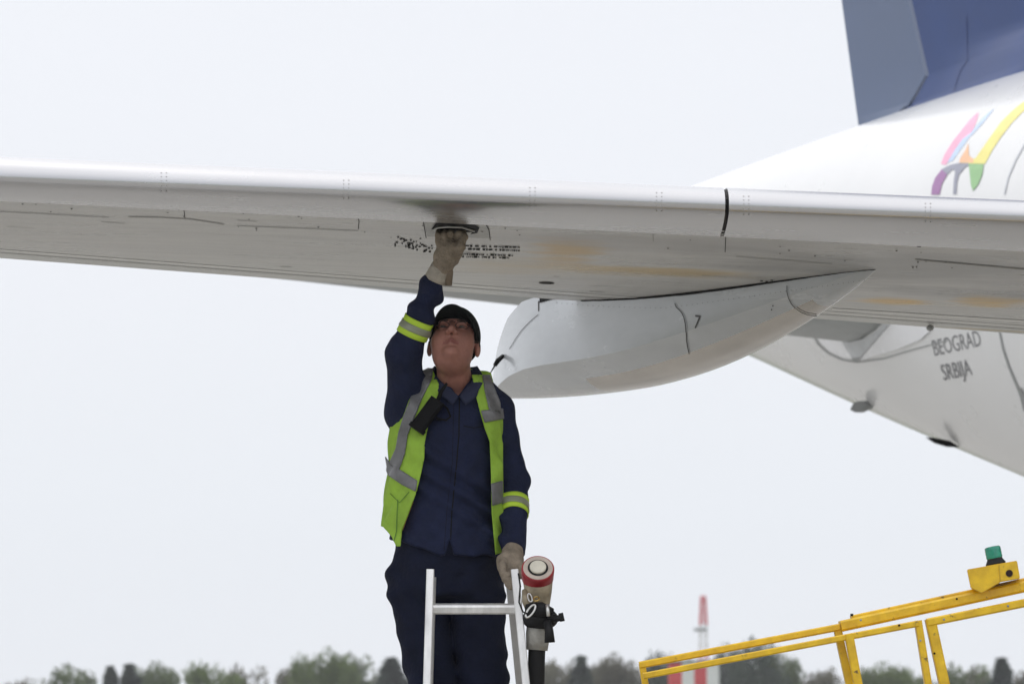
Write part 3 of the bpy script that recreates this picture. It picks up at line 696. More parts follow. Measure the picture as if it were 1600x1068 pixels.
# the body itself, one skin
HC = W(709, 536, -.075); TH = math.radians(35)
roll = math.radians(4)
hf = np.array([-.04, -math.cos(TH), math.sin(TH)]); hf /= np.linalg.norm(hf)
hr = np.array([math.cos(roll), 0, -math.sin(roll)]); hr -= hf * (hr @ hf); hr /= np.linalg.norm(hr)
hu = np.cross(hr, -hf) * -1.0
hu = np.cross(hf, hr); hu = hu if hu[2] > 0 else -hu
def toloc(X, Y, Z):
    dx, dy, dz = X-HC[0], Y-HC[1], Z-HC[2]
    return tuple(dx*a[0] + dy*a[1] + dz*a[2] for a in (hr, hf, hu))
def HL(x, y, z): return HC + hr*x + hf*y + hu*z
def head_f(X, Y, Z):
    x, y, z = toloc(X, Y, Z); ax = np.abs(x)
    d = ell(x, y, z, (0, -.018, .045), (.077, .096, .084))
    d = smin(d, ell(x, y, z, (0, .028, -.028), (.067, .060, .080)), .03)
    d = smin(d, ell(x, y, z, (0, .028, -.074), (.057, .050, .042)), .03)
    d = smin(d, ell(ax, y, z, (.038, .05, -.036), (.028, .028, .030)), .025)
    d = smin(d, ell(x, y, z, (0, .078, -.100), (.022, .018, .017)), .014)
    d = smin(d, cap(x, y, z, (-.038, .078, .021), (.038, .078, .021), .010, .010), .014)
    d = smax(d, -ell(ax, y, z, (.031, .100, .002), (.020, .022, .015)), .009)
    d = smin(d, ell(ax, y, z, (.031, .073, .001), (.0145, .0135, .0125)), .004)
    d = smin(d, cap(x, y, z, (0, .085, .012), (0, .108, -.030), .007, .012), .010)
    d = smin(d, ell(ax, y, z, (.012, .098, -.036), (.008, .011, .008)), .006)
    d = smax(d, -ell(ax, y, z, (.0078, .104, -.046), (.0052, .007, .007)), .002)
    d = smin(d, cap(ax, y, z, (0, .090, -.062), (.028, .076, -.067), .0065, .003), .006)
    d = smin(d, cap(ax, y, z, (0, .090, -.074), (.022, .078, -.070), .0075, .003), .006)
    d = smax(d, -cap(ax, y, z, (0, .0995, -.0685), (.028, .082, -.0715), .0042, .003), .002)
    d = smax(d, -cap(ax, y, z, (0, .101, -.086), (.010, .097, -.086), .002, .001), .006)
    ear = ell(x*0+ax, y, z, (.079, -.014, -.012), (.010, .019, .031)); ear = smax(ear, -ell(ax, y, z, (.090, -.006, -.006), (.008, .010, .017)), .004)
    d = smin(d, ear, .008)
    nk = cap(X, Y, Z, HL(0, -.012, -.06), W(713, 625, .02), .054, .060)
    nk = smin(nk, ell(x, y, z, (0, .025, -.095), (.045, .045, .022)), .03)
    return smin(d, nk, .028)
FT_L, FT_R = P(690, 1322, YP + .15), P(752, 1322, YP + .15)
KN_L, KN_R = P(683, 1105, YP - .03), P(757, 1105, YP - .03)
HP_L, HP_R = P(655, 925, YP + .01), P(742, 925, YP + .01)
def legs(X, Y, Z, e, kr=(.088, .066, .050)):
    d = None
    for hp, kn, ft in ((HP_L, KN_L, FT_L), (HP_R, KN_R, FT_R)):
        q = smin(cap(X, Y, Z, hp, kn, kr[0]+e, kr[1]+e), cap(X, Y, Z, kn, ft, kr[1]+e, kr[2]+e), .03); d = q if d is None else np.minimum(d, q)
    return d
def body_f(X, Y, Z):
    d = head_f(X, Y, Z)
    t = torso(X, Y, Z) + .028; t = smax(t, Z - ztopT, .03); t = smax(t, P(700, 925, YP).z - Z, .03)
    t = smin(t, legs(X, Y, Z, -.012, (.080, .060, .040)), .03)
    for a, b_, c_ in ((SH_R, EL_R, WR_R), (SH_L, EL_L, WR_L)):
        t = smin(t, smin(cap(X, Y, Z, a, b_, .046, .038), cap(X, Y, Z, b_, c_ + (c_-b_)*.10, .030, .020), .02), .03)
    for ft in (FT_L, FT_R): t = smin(t, cap(X, Y, Z, ft, ft + Vector((0, -.13, -.055)), .026, .018), .012)
    return smin(d, t, .02)
zz_ = np.concatenate([rng(1.15, 2.80, .014)[:-1], rng(2.80, P(700, 476, YP).z + .02, .0042)])
def finegrid(c, half, lo, hi, hf_, hc): return np.concatenate([np.arange(lo, c-half, hc), np.arange(c-half, c+half, hf_), np.arange(c+half, hi, hc)])
bx = finegrid(HC[0], .10, -.50, .10, .0042, .014); by = finegrid(HC[1] - .01, .13, YP-.4, YP+.3, .0045, .014)
V_, Q_ = nets(body_f, bx, by, zz_)
m_skin = mat('skin', (.31, .142, .108), .5, var=.24, scale=16, bump=.15, bscale=120, spec=.35)
m_lip = mat('lips', (.24, .085, .07), .5); m_brow = mat('brow hair', (.05, .032, .025), .8); m_eye = mat('eye', (.10, .08, .07), .25)
me = bpy.data.meshes.new('person'); me.from_pydata(V_.tolist(), [], Q_.tolist()); me.update()
person = link('person', me, [m_skin, m_lip, m_brow, m_eye], None, True)
cen = V_[Q_].mean(1); lx, ly, lz = toloc(cen[:, 0], cen[:, 1], cen[:, 2])
mi = np.zeros(len(Q_), int)
mi[(np.abs(lx) > .062) & (ly < .03) & (lz > -.002)] = 2
mi[((lx/.026)**2 + ((lz+.0695)/.0085)**2 < 1) & (ly > .06)] = 1
mi[(np.abs(lx) > .014) & (np.abs(lx) < .046) & (ly > .06) & (lz > .018) & (lz < .028)] = 2
mi[((np.abs(lx)-.031)**2/.011**2 + (lz-.001)**2/.0045**2 < 1) & (ly > .06)] = 3
me.polygons.foreach_set('material_index', mi.tolist())
tag(person, 'man in navy overalls, lime safety vest and black cap reaching up to the wing', 'person')

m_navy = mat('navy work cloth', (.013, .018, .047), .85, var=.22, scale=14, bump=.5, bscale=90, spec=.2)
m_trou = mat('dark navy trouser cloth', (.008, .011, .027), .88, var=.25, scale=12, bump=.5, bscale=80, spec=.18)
X0, X1 = P(585, 700, YP).x, P(845, 700, YP).x
V_, Q_ = nets(shirt_f, rng(X0-.02, X1, .006), rng(YP-.28, YP+.18, .006), rng(P(700, 905, YP).z, P(700, 428, YP).z, .006))
me = bpy.data.meshes.new('shirt'); me.from_pydata(V_.tolist(), [], Q_.tolist()); shirt = link('shirt', me, m_navy, person, True); stree = bvh_of(shirt)
mb = MB(); ribbon(mb, [(718, 616), (717, 680), (712, 740), (706, 800), (703, 868)], 1.8, stree, .0015, 8); ribbon(mb, [(709, 630), (707, 720), (698, 800), (694, 860)], .6, stree, .0015, 8)
ribbon(mb, [(724, 665), (740, 668), (756, 665)], 1.2, stree, .003); ribbon(mb, [(668, 655), (690, 657)], 1.2, stree, .003); paint(shirt, mb, m_black)
# collar
mb = MB(); nC = 28
for sgn in (0,):
    for k_ in range(nC):
        for (r0, z0, r1, z1) in ((.068, .052, .098, .004),):
            a0 = math.radians(-62 + (304) * k_ / nC); a1 = math.radians(-62 + 304 * (k_ + 1) / nC)
            q = []
            for a in (a0, a1):
                c_ = W(712, 596, .012); front = max(0, -math.sin(a)) 
                drop = .030 * (1 if (math.degrees(a) < -30 or math.degrees(a) > 210) else 0)
                for r_, z_ in ((r0, z0 - .016 * front * 1.6), (r1, z1 - drop - .012 * front)): q.append((c_[0] + math.cos(a)*r_*1.02, c_[1] + math.sin(a)*r_*1.05 - .0, c_[2] + z_))
            mb.add(q, [(0, 1, 3, 2)])
col = mb.build('collar', m_navy, shirt, smooth=True); sm = col.modifiers.new('t', 'SOLIDIFY'); sm.thickness = .004; sm.offset = 0

for pl in ([(682, 590), (692, 600), (704, 611), (717, 622), (708, 634), (690, 620), (674, 600)], [(744, 588), (736, 602), (727, 612), (718, 622), (727, 633), (742, 620), (752, 602)]):
    mb = MB(); patch(mb, pl, stree, .010, 5)
    if mb.f: fl_ = mb.build('collar_flap', mat('navy collar', (.016, .022, .056), .85, bump=.4, bscale=90), shirt, smooth=True); md = fl_.modifiers.new('t', 'SOLIDIFY'); md.thickness = .004
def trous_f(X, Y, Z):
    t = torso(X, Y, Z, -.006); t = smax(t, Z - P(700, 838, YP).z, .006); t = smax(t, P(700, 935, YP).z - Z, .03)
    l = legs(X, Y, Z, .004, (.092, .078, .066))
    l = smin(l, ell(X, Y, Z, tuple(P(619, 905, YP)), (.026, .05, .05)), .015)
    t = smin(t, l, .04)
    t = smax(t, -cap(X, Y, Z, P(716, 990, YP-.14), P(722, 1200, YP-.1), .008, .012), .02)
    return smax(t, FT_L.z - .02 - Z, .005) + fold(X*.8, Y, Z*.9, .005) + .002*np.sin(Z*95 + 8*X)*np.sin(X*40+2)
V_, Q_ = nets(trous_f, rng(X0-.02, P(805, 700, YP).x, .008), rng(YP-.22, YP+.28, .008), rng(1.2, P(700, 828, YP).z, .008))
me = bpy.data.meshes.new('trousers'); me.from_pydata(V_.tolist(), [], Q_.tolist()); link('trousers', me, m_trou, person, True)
for ft in (FT_L, FT_R):
    mb = MB(); mb.tube([ft + Vector((0, .07, -.05)), ft + Vector((0, .03, -.05)), ft + Vector((0, -.08, -.06)), ft + Vector((0, -.17, -.07)), ft + Vector((0, -.2, -.075))], [.02, .048, .050, .045, .015], 14)
    mb.build('shoe', m_black, person, smooth=True)

# reflective vest: thin shell over the torso
def vtorso(X, Y, Z):
    e = .012 + .010 * np.clip((P(700, 690, YP).z - Z) / .1, 0, 1) * np.clip((X - tcx.mean()) / .1, 0, 1) + .016 * np.clip((P(700, 700, YP).z - Z) / .35, 0, 1) * np.clip((tcx.mean() + .02 - X) / .12, 0, 1)
    t = smax(torso(X, Y, Z, 0), Z - ztopT, .03)
    t = smin(t, cap(X, Y, Z, W(668, 618), W(650, 632), .052, .055), .05); t = smin(t, cap(X, Y, Z, W(758, 622), W(775, 642), .045, .044), .05)
    fl = .003*np.sin(X*75 + 4*np.sin(Z*11) + 8*Y) + .0035*np.sin(Z*48 + 30*X + 6*np.sin(20*Y))
    return t - e + fl
FR = [(652, 575), (640, 622), (629, 652), (612, 667), (600, 640), (560, 640), (560, 830), (598, 822), (612, 838), (619, 853), (626, 853), (628, 830), (641, 795), (651, 768), (659, 735), (663, 715), (664, 690), (669, 665), (684, 622), (686, 600), (675, 575)]
FL = [(737, 585), (742, 612), (749, 640), (757, 668), (765, 690), (767, 740), (768, 800), (774, 866), (786, 862), (787, 800), (786, 720), (786, 655), (780, 628), (770, 605), (758, 585)]
BK = [(640, 560), (655, 585), (630, 640), (605, 670), (560, 680), (560, 800), (597, 820), (612, 838), (622, 850), (700, 858), (860, 862), (860, 680), (800, 670), (782, 640), (768, 585), (760, 560)]
def shell(f, t0, t1, polys_front, back, grid):
    def g(X, Y, Z):
        d = f(X, Y, Z); s_ = np.maximum(d - t1, t0 - d); out = np.maximum(s_, .0); near = np.abs(s_) < .03
        U, V2 = projuv(X[near], Y[near], Z[near]); fr = np.full(U.shape, 1e3)
        for p_ in polys_front: fr = np.minimum(fr, polysd(U, V2, p_))
        fr /= 476
        yy = Y[near] - (YP + .01); bk = polysd(U, V2, back) / 476 if back else np.full(U.shape, 1.)
        # front half obeys the front panels, back half the back panel
        reg = np.where(yy < 0, fr, bk)
        side = np.abs(yy) < .05
        reg = np.where(side & (fr > .02), np.minimum(np.maximum(bk, -yy), reg if False else np.maximum(bk, -yy)), reg) if back else reg
        s2 = s_.copy(); s2[near] = np.maximum(s_[near], reg); s2[~near] = np.maximum(s_[~near], .02); return s2
    return nets(g, *grid, newton=1)
vg = (rng(X0-.02, P(800, 700, YP).x, .0045), rng(YP-.22, YP+.2, .0045), rng(P(700, 870, YP).z, P(700, 570, YP).z, .0045))
m_vest = mat('lime safety cloth', (.37, .60, .065), .75, var=.16, scale=12, bump=.4, bscale=70, trans=.22)
m_tape = mat('grey reflective tape', (.17, .17, .175), .4, metal=.25, var=.15, scale=30, bump=.2, bscale=200)
def shellmesh(name, m, parent, *a):
    V_, Q_ = shell(*a); me = bpy.data.meshes.new(name); me.from_pydata(V_.tolist(), [], Q_.tolist()); return link(name, me, m, parent, True)
vest = shellmesh('vest', m_vest, person, vtorso, -.004, .0035, [FR, FL], BK, vg)
TP = [[(654, 573), (641, 622), (630, 650), (622, 676), (618, 700), (608, 722), (622, 738), (633, 708), (637, 680), (648, 652), (660, 622), (675, 592), (677, 575)]]
TP2 = [[(590, 690), (599, 700), (604, 715), (612, 726), (630, 736), (652, 750), (650, 768), (628, 757), (606, 742), (598, 722), (590, 712)]]
TP3 = [[(753, 585), (757, 610), (764, 640), (784, 650), (782, 628), (772, 603), (766, 585)], [(751, 641), (786, 637), (788, 654), (757, 660)], [(767, 755), (786, 750), (786, 785), (769, 790)]]
shellmesh('reflective_tape', m_tape, vest, vtorso, .001, .0090, TP, None, vg)
shellmesh('reflective_tape', m_tape, vest, vtorso, .001, .0090, TP2, None, vg)
for t3 in TP3: shellmesh('reflective_tape', m_tape, vest, vtorso, .001, .0090, [t3], None, vg)
vtree = bvh_of(vest)
mb = MB(); ribbon(mb, [(652, 770), (644, 790), (630, 828)], 2.6, vtree, .002); mb.build('piping', mat('orange piping', (.75, .22, .08), .7), vest)
mb = MB(); ribbon(mb, [(663, 735), (661, 755)], 1.5, vtree, .002); ribbon(mb, [(610, 770), (625, 785), (640, 768)], 1.2, vtree, .002); ribbon(mb, [(622, 780), (620, 830), (616, 845)], 1.5, vtree, .002); paint(vest, mb, mat('dark green stitch', (.12, .25, .03), .8))
# arm bands
def band(a, b_, c, half, r, e, name, m, parent):
    a, b_ = Vector(a), Vector(b_); d = (b_ - a).normalized(); x = d.orthogonal().normalized(); y = d.cross(x); n_ = 40; vs = []
    rows = [-half, -half*.5, 0, half*.5, half]
    for s in rows:
        o = a + (b_ - a) * c + d * s
        for k_ in range(n_):
            t = 2 * math.pi * k_ / n_; dr = x * math.cos(t) + y * math.sin(t); h_ = stree.ray_cast(o + dr * .12, -dr, .12)[0]
            rr = (h_ - o).length if h_ else r
            vs.append(o + dr * (min(rr, r * 1.08) + e))
    fs = [(i*n_+k_, i*n_+(k_+1) % n_, (i+1)*n_+(k_+1) % n_, (i+1)*n_+k_) for i in range(len(rows)-1) for k_ in range(n_)]
    o_ = mesh(name, vs, fs, m, parent, True); md = o_.modifiers.new('t', 'SOLIDIFY'); md.thickness = .003; md.offset = 0; return o_
m_lime = mat('lime band', (.50, .72, .05), .7, bump=.2)
for a, b_, c in ((EL_R, WR_R, .36), (EL_L, WR_L, .36)):
    bd = band(a, b_, c, .030, .052, .003, 'arm_band', m_lime, shirt)
    band(a, b_, c, .0115, .052, .006, 'reflective_strip', mat('dull strip', (.28, .30, .22), .4, metal=.2), bd)

# cap, glasses
def capf(X, Y, Z):
    x, y, z = toloc(X, Y, Z)
    o = ell(x, y, z, (0, -.020, .043), (.085, .106, .100)); i_ = ell(x, y, z, (0, -.020, .043), (.077, .098, .092))
    edge = .036 - .35 * np.clip(-y, -.02, .12) * .5 - z*1
    return smax(smax(o, -i_, .003), -.0 + (.034 - .28*np.clip(.05 - y, 0, .2)) - z, .003)
V_, Q_ = nets(capf, rng(HC[0]-.12, HC[0]+.12, .004), rng(HC[1]-.15, HC[1]+.15, .004), rng(HC[2]-.12, HC[2]+.17, .004))
m_cap = mat('black cap cloth', (.006, .009, .010), .8, var=.2, bump=.3, bscale=120, spec=.2)
me = bpy.data.meshes.new('cap'); me.from_pydata(V_.tolist(), [], Q_.tolist()); capo = link('cap', me, m_cap, person, True)
vs = []; nA, nT = 24, 8
for t in range(nT + 1):
    for a in range(nA + 1):
        q = -1 + 2 * a / nA; an = q * math.radians(74); tt = t / nT
        x = .079 * math.sin(an) * (1 - .04 * tt); y0 = -.020 + .1 * math.cos(an); y = y0 + tt * .078 * math.cos(q * math.pi / 2) ** .55
        z = .040 + .0 * tt - .026 * q * q * (.5 + .5 * tt) - .012 * tt + .004
        vs.append(HL(x, y, z))
fs = [(t*(nA+1)+a, t*(nA+1)+a+1, (t+1)*(nA+1)+a+1, (t+1)*(nA+1)+a) for t in range(nT) for a in range(nA)]
br = mesh('cap_brim', vs, fs, m_cap, capo, True); md = br.modifiers.new('t', 'SOLIDIFY'); md.thickness = .004; md.offset = 0
mb = MB()
for sg in (-1, 1):
    mb.tube([HL(sg*.031 + .021*math.cos(a), .0975 - .006*abs(math.cos(a)) - (.006 if sg*math.cos(a) > .5 else 0), -.001 + .014*math.sin(a)) for a in [2*math.pi*k_/20 for k_ in range(21)]], .0013, 6, False)
    mb.tube([HL(sg*.053, .086, .006), HL(sg*.072, .06, .006), HL(sg*.081, -.01, .006)], .0015, 6)
mb.tube([HL(-.010, .102, .004), HL(0, .106, .006), HL(.010, .102, .004)], .0014, 6)
gl = mb.build('glasses', m_black, person, smooth=True)

# gloves
m_glove = mat('worn beige glove', (.26, .215, .165), .85, var=.28, scale=35, bump=.6, bscale=120, spec=.2)
m_cuff = mat('pale glove cuff', (.42, .38, .32), .85, var=.15, scale=40, bump=.5, bscale=140)
def capline(X, Y, Z, pts, rs, k=.006):
    d = None
    for i in range(len(pts)-1):
        q = cap(X, Y, Z, pts[i], pts[i+1], rs[i], rs[i+1]); d = q if d is None else smin(d, q, k)
    return d
hw = hit(712, 360, wtree, 0); D0 = hw.y - YP                 # depth of the skin the fingers reach
dW = WR_R[1] - YP
def glR(X, Y, Z):
    palm = capline(X, Y, Z, [W(684, 434, dW), W(696, 405, (dW+D0)/2 - .01), W(703, 386, D0 - .015)], [.030, .032, .034], .02)
    palm = smin(palm, cap(X, Y, Z, W(690, 400, (dW+D0)/2), W(694, 380, D0 - .01), .022, .020), .02)
    palm = smin(palm, cap(X, Y, Z, W(706, 402, (dW+D0)/2), W(718, 380, D0 - .01), .020, .016), .02)
    d = palm
    for i, (u, v, u2, v2, u3, v3) in enumerate(((687, 384, 684, 368, 688, 357), (696, 382, 693, 366, 699, 355), (706, 380, 704, 364, 710, 354), (715, 380, 716, 365, 721, 356))):
        f = capline(X, Y, Z, [W(u, v, D0 - .01), W(u2, v2, D0 - .035), W(u3, v3, D0 - .005 + .01)], [.0112, .0105, .0090], .003); d = smin(d, f, .0035)
    th = capline(X, Y, Z, [W(711, 404, (dW+D0)/2), W(720, 386, D0 - .045), W(725, 370, D0 - .04), W(724, 361, D0 - .015)], [.016, .014, .012, .010], .005); d = smin(d, th, .010)
    return d + .0015*np.sin(Z*170 + 40*X)*np.sin(X*120)
g0, g1 = W(660, 452, 0), W(740, 345, 0)
V_, Q_ = nets(glR, rng(g0[0], g1[0], .0032), rng(min(YP+dW, YP+D0)-.09, max(YP+dW, YP+D0)+.09, .0032), rng(g0[2], g1[2], .0032))
me = bpy.data.meshes.new('glove'); me.from_pydata(V_.tolist(), [], Q_.tolist()); gR = link('glove', me, m_glove, person, True)
mb = MB(); dd = Vector(WR_R - EL_R).normalized(); c0 = Vector(WR_R)
mb.tube([c0 - dd*.004, c0 + dd*.012, c0 + dd*.03, c0 + dd*.05], [.039, .0385, .036, .034], 20); mb.build('glove_cuff', m_cuff, gR, smooth=True)
mb = MB(); mb.tube([W(701, 412, (dW+D0)/2 - .02), W(702, 425, dW - .02), W(701, 446, dW - .02)], [.010, .013, .011], 12); mb.build('cuff_flap', mat('brown cuff flap', (.20, .155, .11), .85, bump=.5, bscale=120), gR, smooth=True)
dL = -.30                                                    # left hand on the ladder rail
def glL(X, Y, Z):
    d = capline(X, Y, Z, [W(801, 864, -.17), W(798, 880, dL+.08), W(796, 893, dL+.045)], [.036, .038, .034], .02)
    for i, (a, b_, c_, e_) in enumerate(((786, 878, 783, 896), (788, 888, 786, 904), (791, 897, 790, 911), (795, 903, 795, 915))):
        f = capline(X, Y, Z, [W(a+6, b_-2, dL+.05), W(a-1, b_+4, dL+.012), W(c_+4, e_, dL-.012), W(c_+12, e_+2, dL-.022)], [.0135, .0125, .0115, .010], .004); d = smin(d, f, .005)
    th = capline(X, Y, Z, [W(808, 876, dL+.06), W(815, 888, dL+.02), W(814, 899, dL-.01)], [.016, .013, .011], .005); d = smin(d, th, .01)
    d = smin(d, ell(X, Y, Z, tuple(W(787, 876, dL+.07)), (.020, .03, .020)), .02)
    return d + .0015*np.sin(Z*160 + 40*X)*np.sin(X*110)
g0, g1 = W(765, 930, 0), W(832, 845, 0)
V_, Q_ = nets(glL, rng(g0[0], g1[0], .0032), rng(YP+dL-.07, YP-.08, .0032), rng(g0[2], g1[2], .0032))
me = bpy.data.meshes.new('glove'); me.from_pydata(V_.tolist(), [], Q_.tolist()); gL = link('glove', me, m_glove, person, True)

# radio on his chest
radio = MB()
ra, rb_ = hit(686, 627, stree, .03), hit(661, 676, stree, .045)
radio.bar(ra, rb_, .050, .032, up=(0, -1, .2), bev=.25)
radio.bar(ra.lerp(rb_, .93), rb_ + (rb_-ra)*.05, .058, .038, up=(0, -1, .2), bev=.25)
rad = empty('walkie_talkie', ra, 'black radio handset clipped aslant to the lime vest', 'radio')
radio.build('casing', m_black, rad); mb = MB(); mb.tube([ra, ra + Vector((.012, -.01, .03)), ra + Vector((.03, -.006, .055))], [.007, .006, .004], 8); mb.build('antenna', m_black, rad)
mb = MB(); mb.tube([hit(u, v, stree, .012) for u, v in ((686, 640), (680, 648), (684, 655), (696, 657), (703, 651), (700, 640), (692, 632))], .0035, 8); mb.build('coiled_cord', m_black, rad, smooth=True)
mb = MB(); 
for u, v in ((685.5, 633), (687, 642)): mb.ell(hit(u, v, stree, .03), (.006, .004, .006), 6)
mb.build('clip', mat('steel clip', (.7, .7, .7), .3, metal=.8), rad)

# ------------------------------------------------------------------ ladder
m_alu = mat('scratched aluminium', (.76, .76, .75), .42, metal=.55, var=.22, scale=18, stretch=(1, 1, .2), rvar=.12, bump=.1, bscale=60)
m_alug = mat('dull aluminium', (.5, .5, .5), .5, metal=.5, var=.1, scale=18)
YL = 14.78
lad = empty('step_ladder', (P(735, 900, YL).x, YL, 0), 'silver aluminium folding ladder under the man in navy', 'ladder')
def down(u0, v0, u1, v1, Y0, Yg):                          # a rail through two sighted points, running on to the ground
    a = P(u0, v0, Y0); zt_ = a.z
    Y1 = Y0
    for _ in range(6): b_ = P(u1, v1, Y1); Y1 = Y0 + (Yg - Y0) * (zt_ - b_.z) / zt_
    d = b_ - a; return a, a + d * (zt_ / -d.z), lambda z: a + d * ((zt_ - z) / -d.z)
rails = []
for (u0, u1) in ((672.5, 668), (804.5, 819.5)):
    a, g, fz = down(u0, 893, u1, 1044, YL, YL - .62); rails.append(fz)
    MB().bar(a, g, .0245, .062, up=(0, -1, 0), bev=.1).build('rail', m_alu, lad)
    MB().bar(g + Vector((0, 0, .0)), g + Vector((0, 0, .05)), .032, .072, up=(0, -1, 0)).build('rubber_foot', m_black, lad)
rear = []
for (u0, u1) in ((676, 672), (795, 809)):
    a, g, fz = down(u0, 905, u1, 1044, YL + .07, YL + 1.0); rear.append(fz)
    MB().bar(a, g, .022, .05, up=(0, -1, 0), bev=.1).build('rear_rail', m_alug, lad)
z0 = P(740, 951, YL).z; k_ = 0
z = z0
while z > .15:
    a, b_ = rails[0](z), rails[1](z); MB().bar(a + Vector((.006, 0, 0)), b_ - Vector((.006, 0, 0)), .035, .030, up=(0, -.3, 1), bev=.2).build('rung', m_alu, lad)
    z -= .28
for z in (FT_L.z - .115, FT_L.z - .395, FT_L.z - .675, FT_L.z - .955):
    if z > .1:
        a, b_ = rear[0](z), rear[1](z); MB().bar(a, b_, .08, .025, up=(0, 0, 1)).build('rear_step', m_alug, lad)
for i in (0, 1):
    a, b_ = rails[i](1.2), rear[i](1.2); MB().bar(a, b_, .004, .02).build('spreader', m_alug, lad)

# ------------------------------------------------------------------ fuel nozzle and hose
YZ = 14.70
m_red = mat('red ring paint', (.30, .012, .02), .4, var=.2, scale=20); m_tan = mat('dusty bronze casting', (.34, .285, .20), .5, metal=.3, var=.3, scale=25, bump=.3, bscale=80)
m_cream = mat('cream plastic', (.66, .62, .52), .5, var=.12, scale=30); m_ringtan = mat('worn tan face', (.50, .42, .36), .5, var=.15, scale=25)
m_rub = mat('black rubber', (.009, .009, .010), .65, var=.2, spec=.3); m_sleeve = mat('grey canvas sleeve', (.34, .33, .30), .85, var=.25, scale=25, bump=.5, bscale=70)
noz = empty('fuel_nozzle', P(842, 960, YZ), 'pressure refuelling nozzle with red collar hanging beside the ladder', 'fuel nozzle')
nc = P(840.5, 888, YZ - .03); ax = Vector((.02, -.80, .60)).normalized()
r = .0525
MB().lathe(nc, ax, [(-.050, r*.86), (-.045, r*.97), (-.012, r), (0, r), (.003, r*.97), (.003, r*.9)]).build('collar_ring', m_red, noz, sharp=35)
MB().lathe(nc, ax, [(.0015, r*.9), (.0045, r*.9), (.0045, r*.6), (.0015, r*.6)]).build('face_ring', m_ringtan, noz, sharp=35)
MB().lathe(nc, ax, [(.001, r*.62), (.006, r*.62), (.006, r*.5), (.001, r*.5)]).build('gasket', m_rub, noz, sharp=35)
MB().lathe(nc, ax, [(.002, r*.5), (.011, r*.5), (.013, r*.46), (.013, .001)]).build('poppet', m_cream, noz, sharp=35)
p1 = nc - ax * .035; p2 = P(841, 925, YZ + .02); p3 = P(840, 950, YZ + .03); p4 = P(841, 985, YZ + .03)
MB().tube([p1, p2, p3, p4], [.050, .043, .037, .036], 24).build('nozzle_body', m_tan, noz, smooth=True)
mb = MB(); mb.ell(P(844, 966, YZ + .02), (.058, .055, .038), 14); mb.tube([P(822, 950, YZ - .02), P(845, 952, YZ - .03), P(862, 958, YZ - .02)], [.018, .026, .018], 14); cv = mb.build('valve_housing', m_rub, noz, smooth=True)
mb = MB(); mb.tube([P(858, 962, YZ - .02), P(869, 966, YZ - .04), P(878, 964, YZ - .05)], [.017, .011, .010], 12); mb.tube([P(876, 957, YZ-.05), P(879, 970, YZ-.05)], [.008, .008], 10); mb.build('side_lever', m_rub, noz, smooth=True)
mb = MB(); mb.tube([P(855, 970, YZ - .04), P(858, 985, YZ - .05), P(859, 1003, YZ - .05)], [.013, .014, .017], 12); mb.build('lever_handle', m_rub, noz, smooth=True)
m_st = mat('bright steel', (.62, .62, .60), .3, metal=.8)
def ring(c, rx, rz, tilt, m, name, rr=.0035):
    pts = []
    for k_ in range(21):
        a = 2*math.pi*k_/20; x, z_ = rx*math.cos(a), rz*math.sin(a); pts.append(Vector(c) + Vector((x*math.cos(tilt) - z_*math.sin(tilt), .01*math.sin(a), x*math.sin(tilt) + z_*math.cos(tilt))))
    return MB().tube(pts, rr, 8, False).build(name, m, noz, smooth=True)
ring(P(829, 954, YZ - .075), .009, .024, -.6, m_st, 'clip_ring'); ring(P(828, 933, YZ - .06), .006, .014, .3, m_st, 'clip_ring', .0025)
mb = MB(); mb.tube([P(855, 944, YZ - .06), P(857, 962, YZ - .07)], .006, 10); mb.build('locking_pin', m_st, noz, smooth=True)
ring(P(838, 935, YZ - .055), .009, .007, .2, mat('brass fitting', (.5, .36, .14), .35, metal=.8), 'brass_ring', .003)
mb = MB(); mb.tube([P(810, 895, YZ - .08), P(813, 915, YZ - .09), P(811, 940, YZ - .09), P(817, 955, YZ - .09), P(824, 958, YZ - .085)], .0028, 8); mb.build('safety_cord', m_rub, noz, smooth=True)
MB().tube([P(820, 922, YZ), P(822, 938, YZ-.02), P(826, 950, YZ-.02)], [.010, .014, .012], 12).build('bleed_valve', m_tan, noz, smooth=True)
MB().tube([P(841, 978, YZ + .03), P(840.5, 990, YZ + .03), P(840, 1000, YZ + .03), P(839, 1015, YZ + .03)], [.037, .0385, .037, .034], 24).build('hose_sleeve', m_sleeve, noz, smooth=True)
hp = [P(839, 1012, YZ + .03), P(838, 1044, YZ + .035), P(838, 1100, YZ + .05), P(842, 1300, YZ + .12), P(850, 1600, YZ + .2)]; e_ = hp[-1]
hp += [Vector((e_.x + .03, e_.y + .05, .30)), Vector((e_.x + .12, e_.y + .12, .10)), Vector((e_.x + .4, e_.y + .3, .032)), Vector((e_.x + 1.6, e_.y + 1.0, .032)), Vector((e_.x + 4, e_.y + 1.2, .032))]
def crv(pts, n=8):
    out = []
    for i in range(len(pts)-1):
        p0, p1_, p2_, p3_ = pts[max(i-1, 0)], pts[i], pts[i+1], pts[min(i+2, len(pts)-1)]
        for k_ in range(n): t = k_/n; out.append(.5*((2*p1_) + (p2_-p0)*t + (2*p0-5*p1_+4*p2_-p3_)*t*t + (3*p1_-p0-3*p2_+p3_)*t**3))
    return out + [pts[-1]]
MB().tube(crv(hp), .0275, 18).build('hose', m_rub, noz, smooth=True)

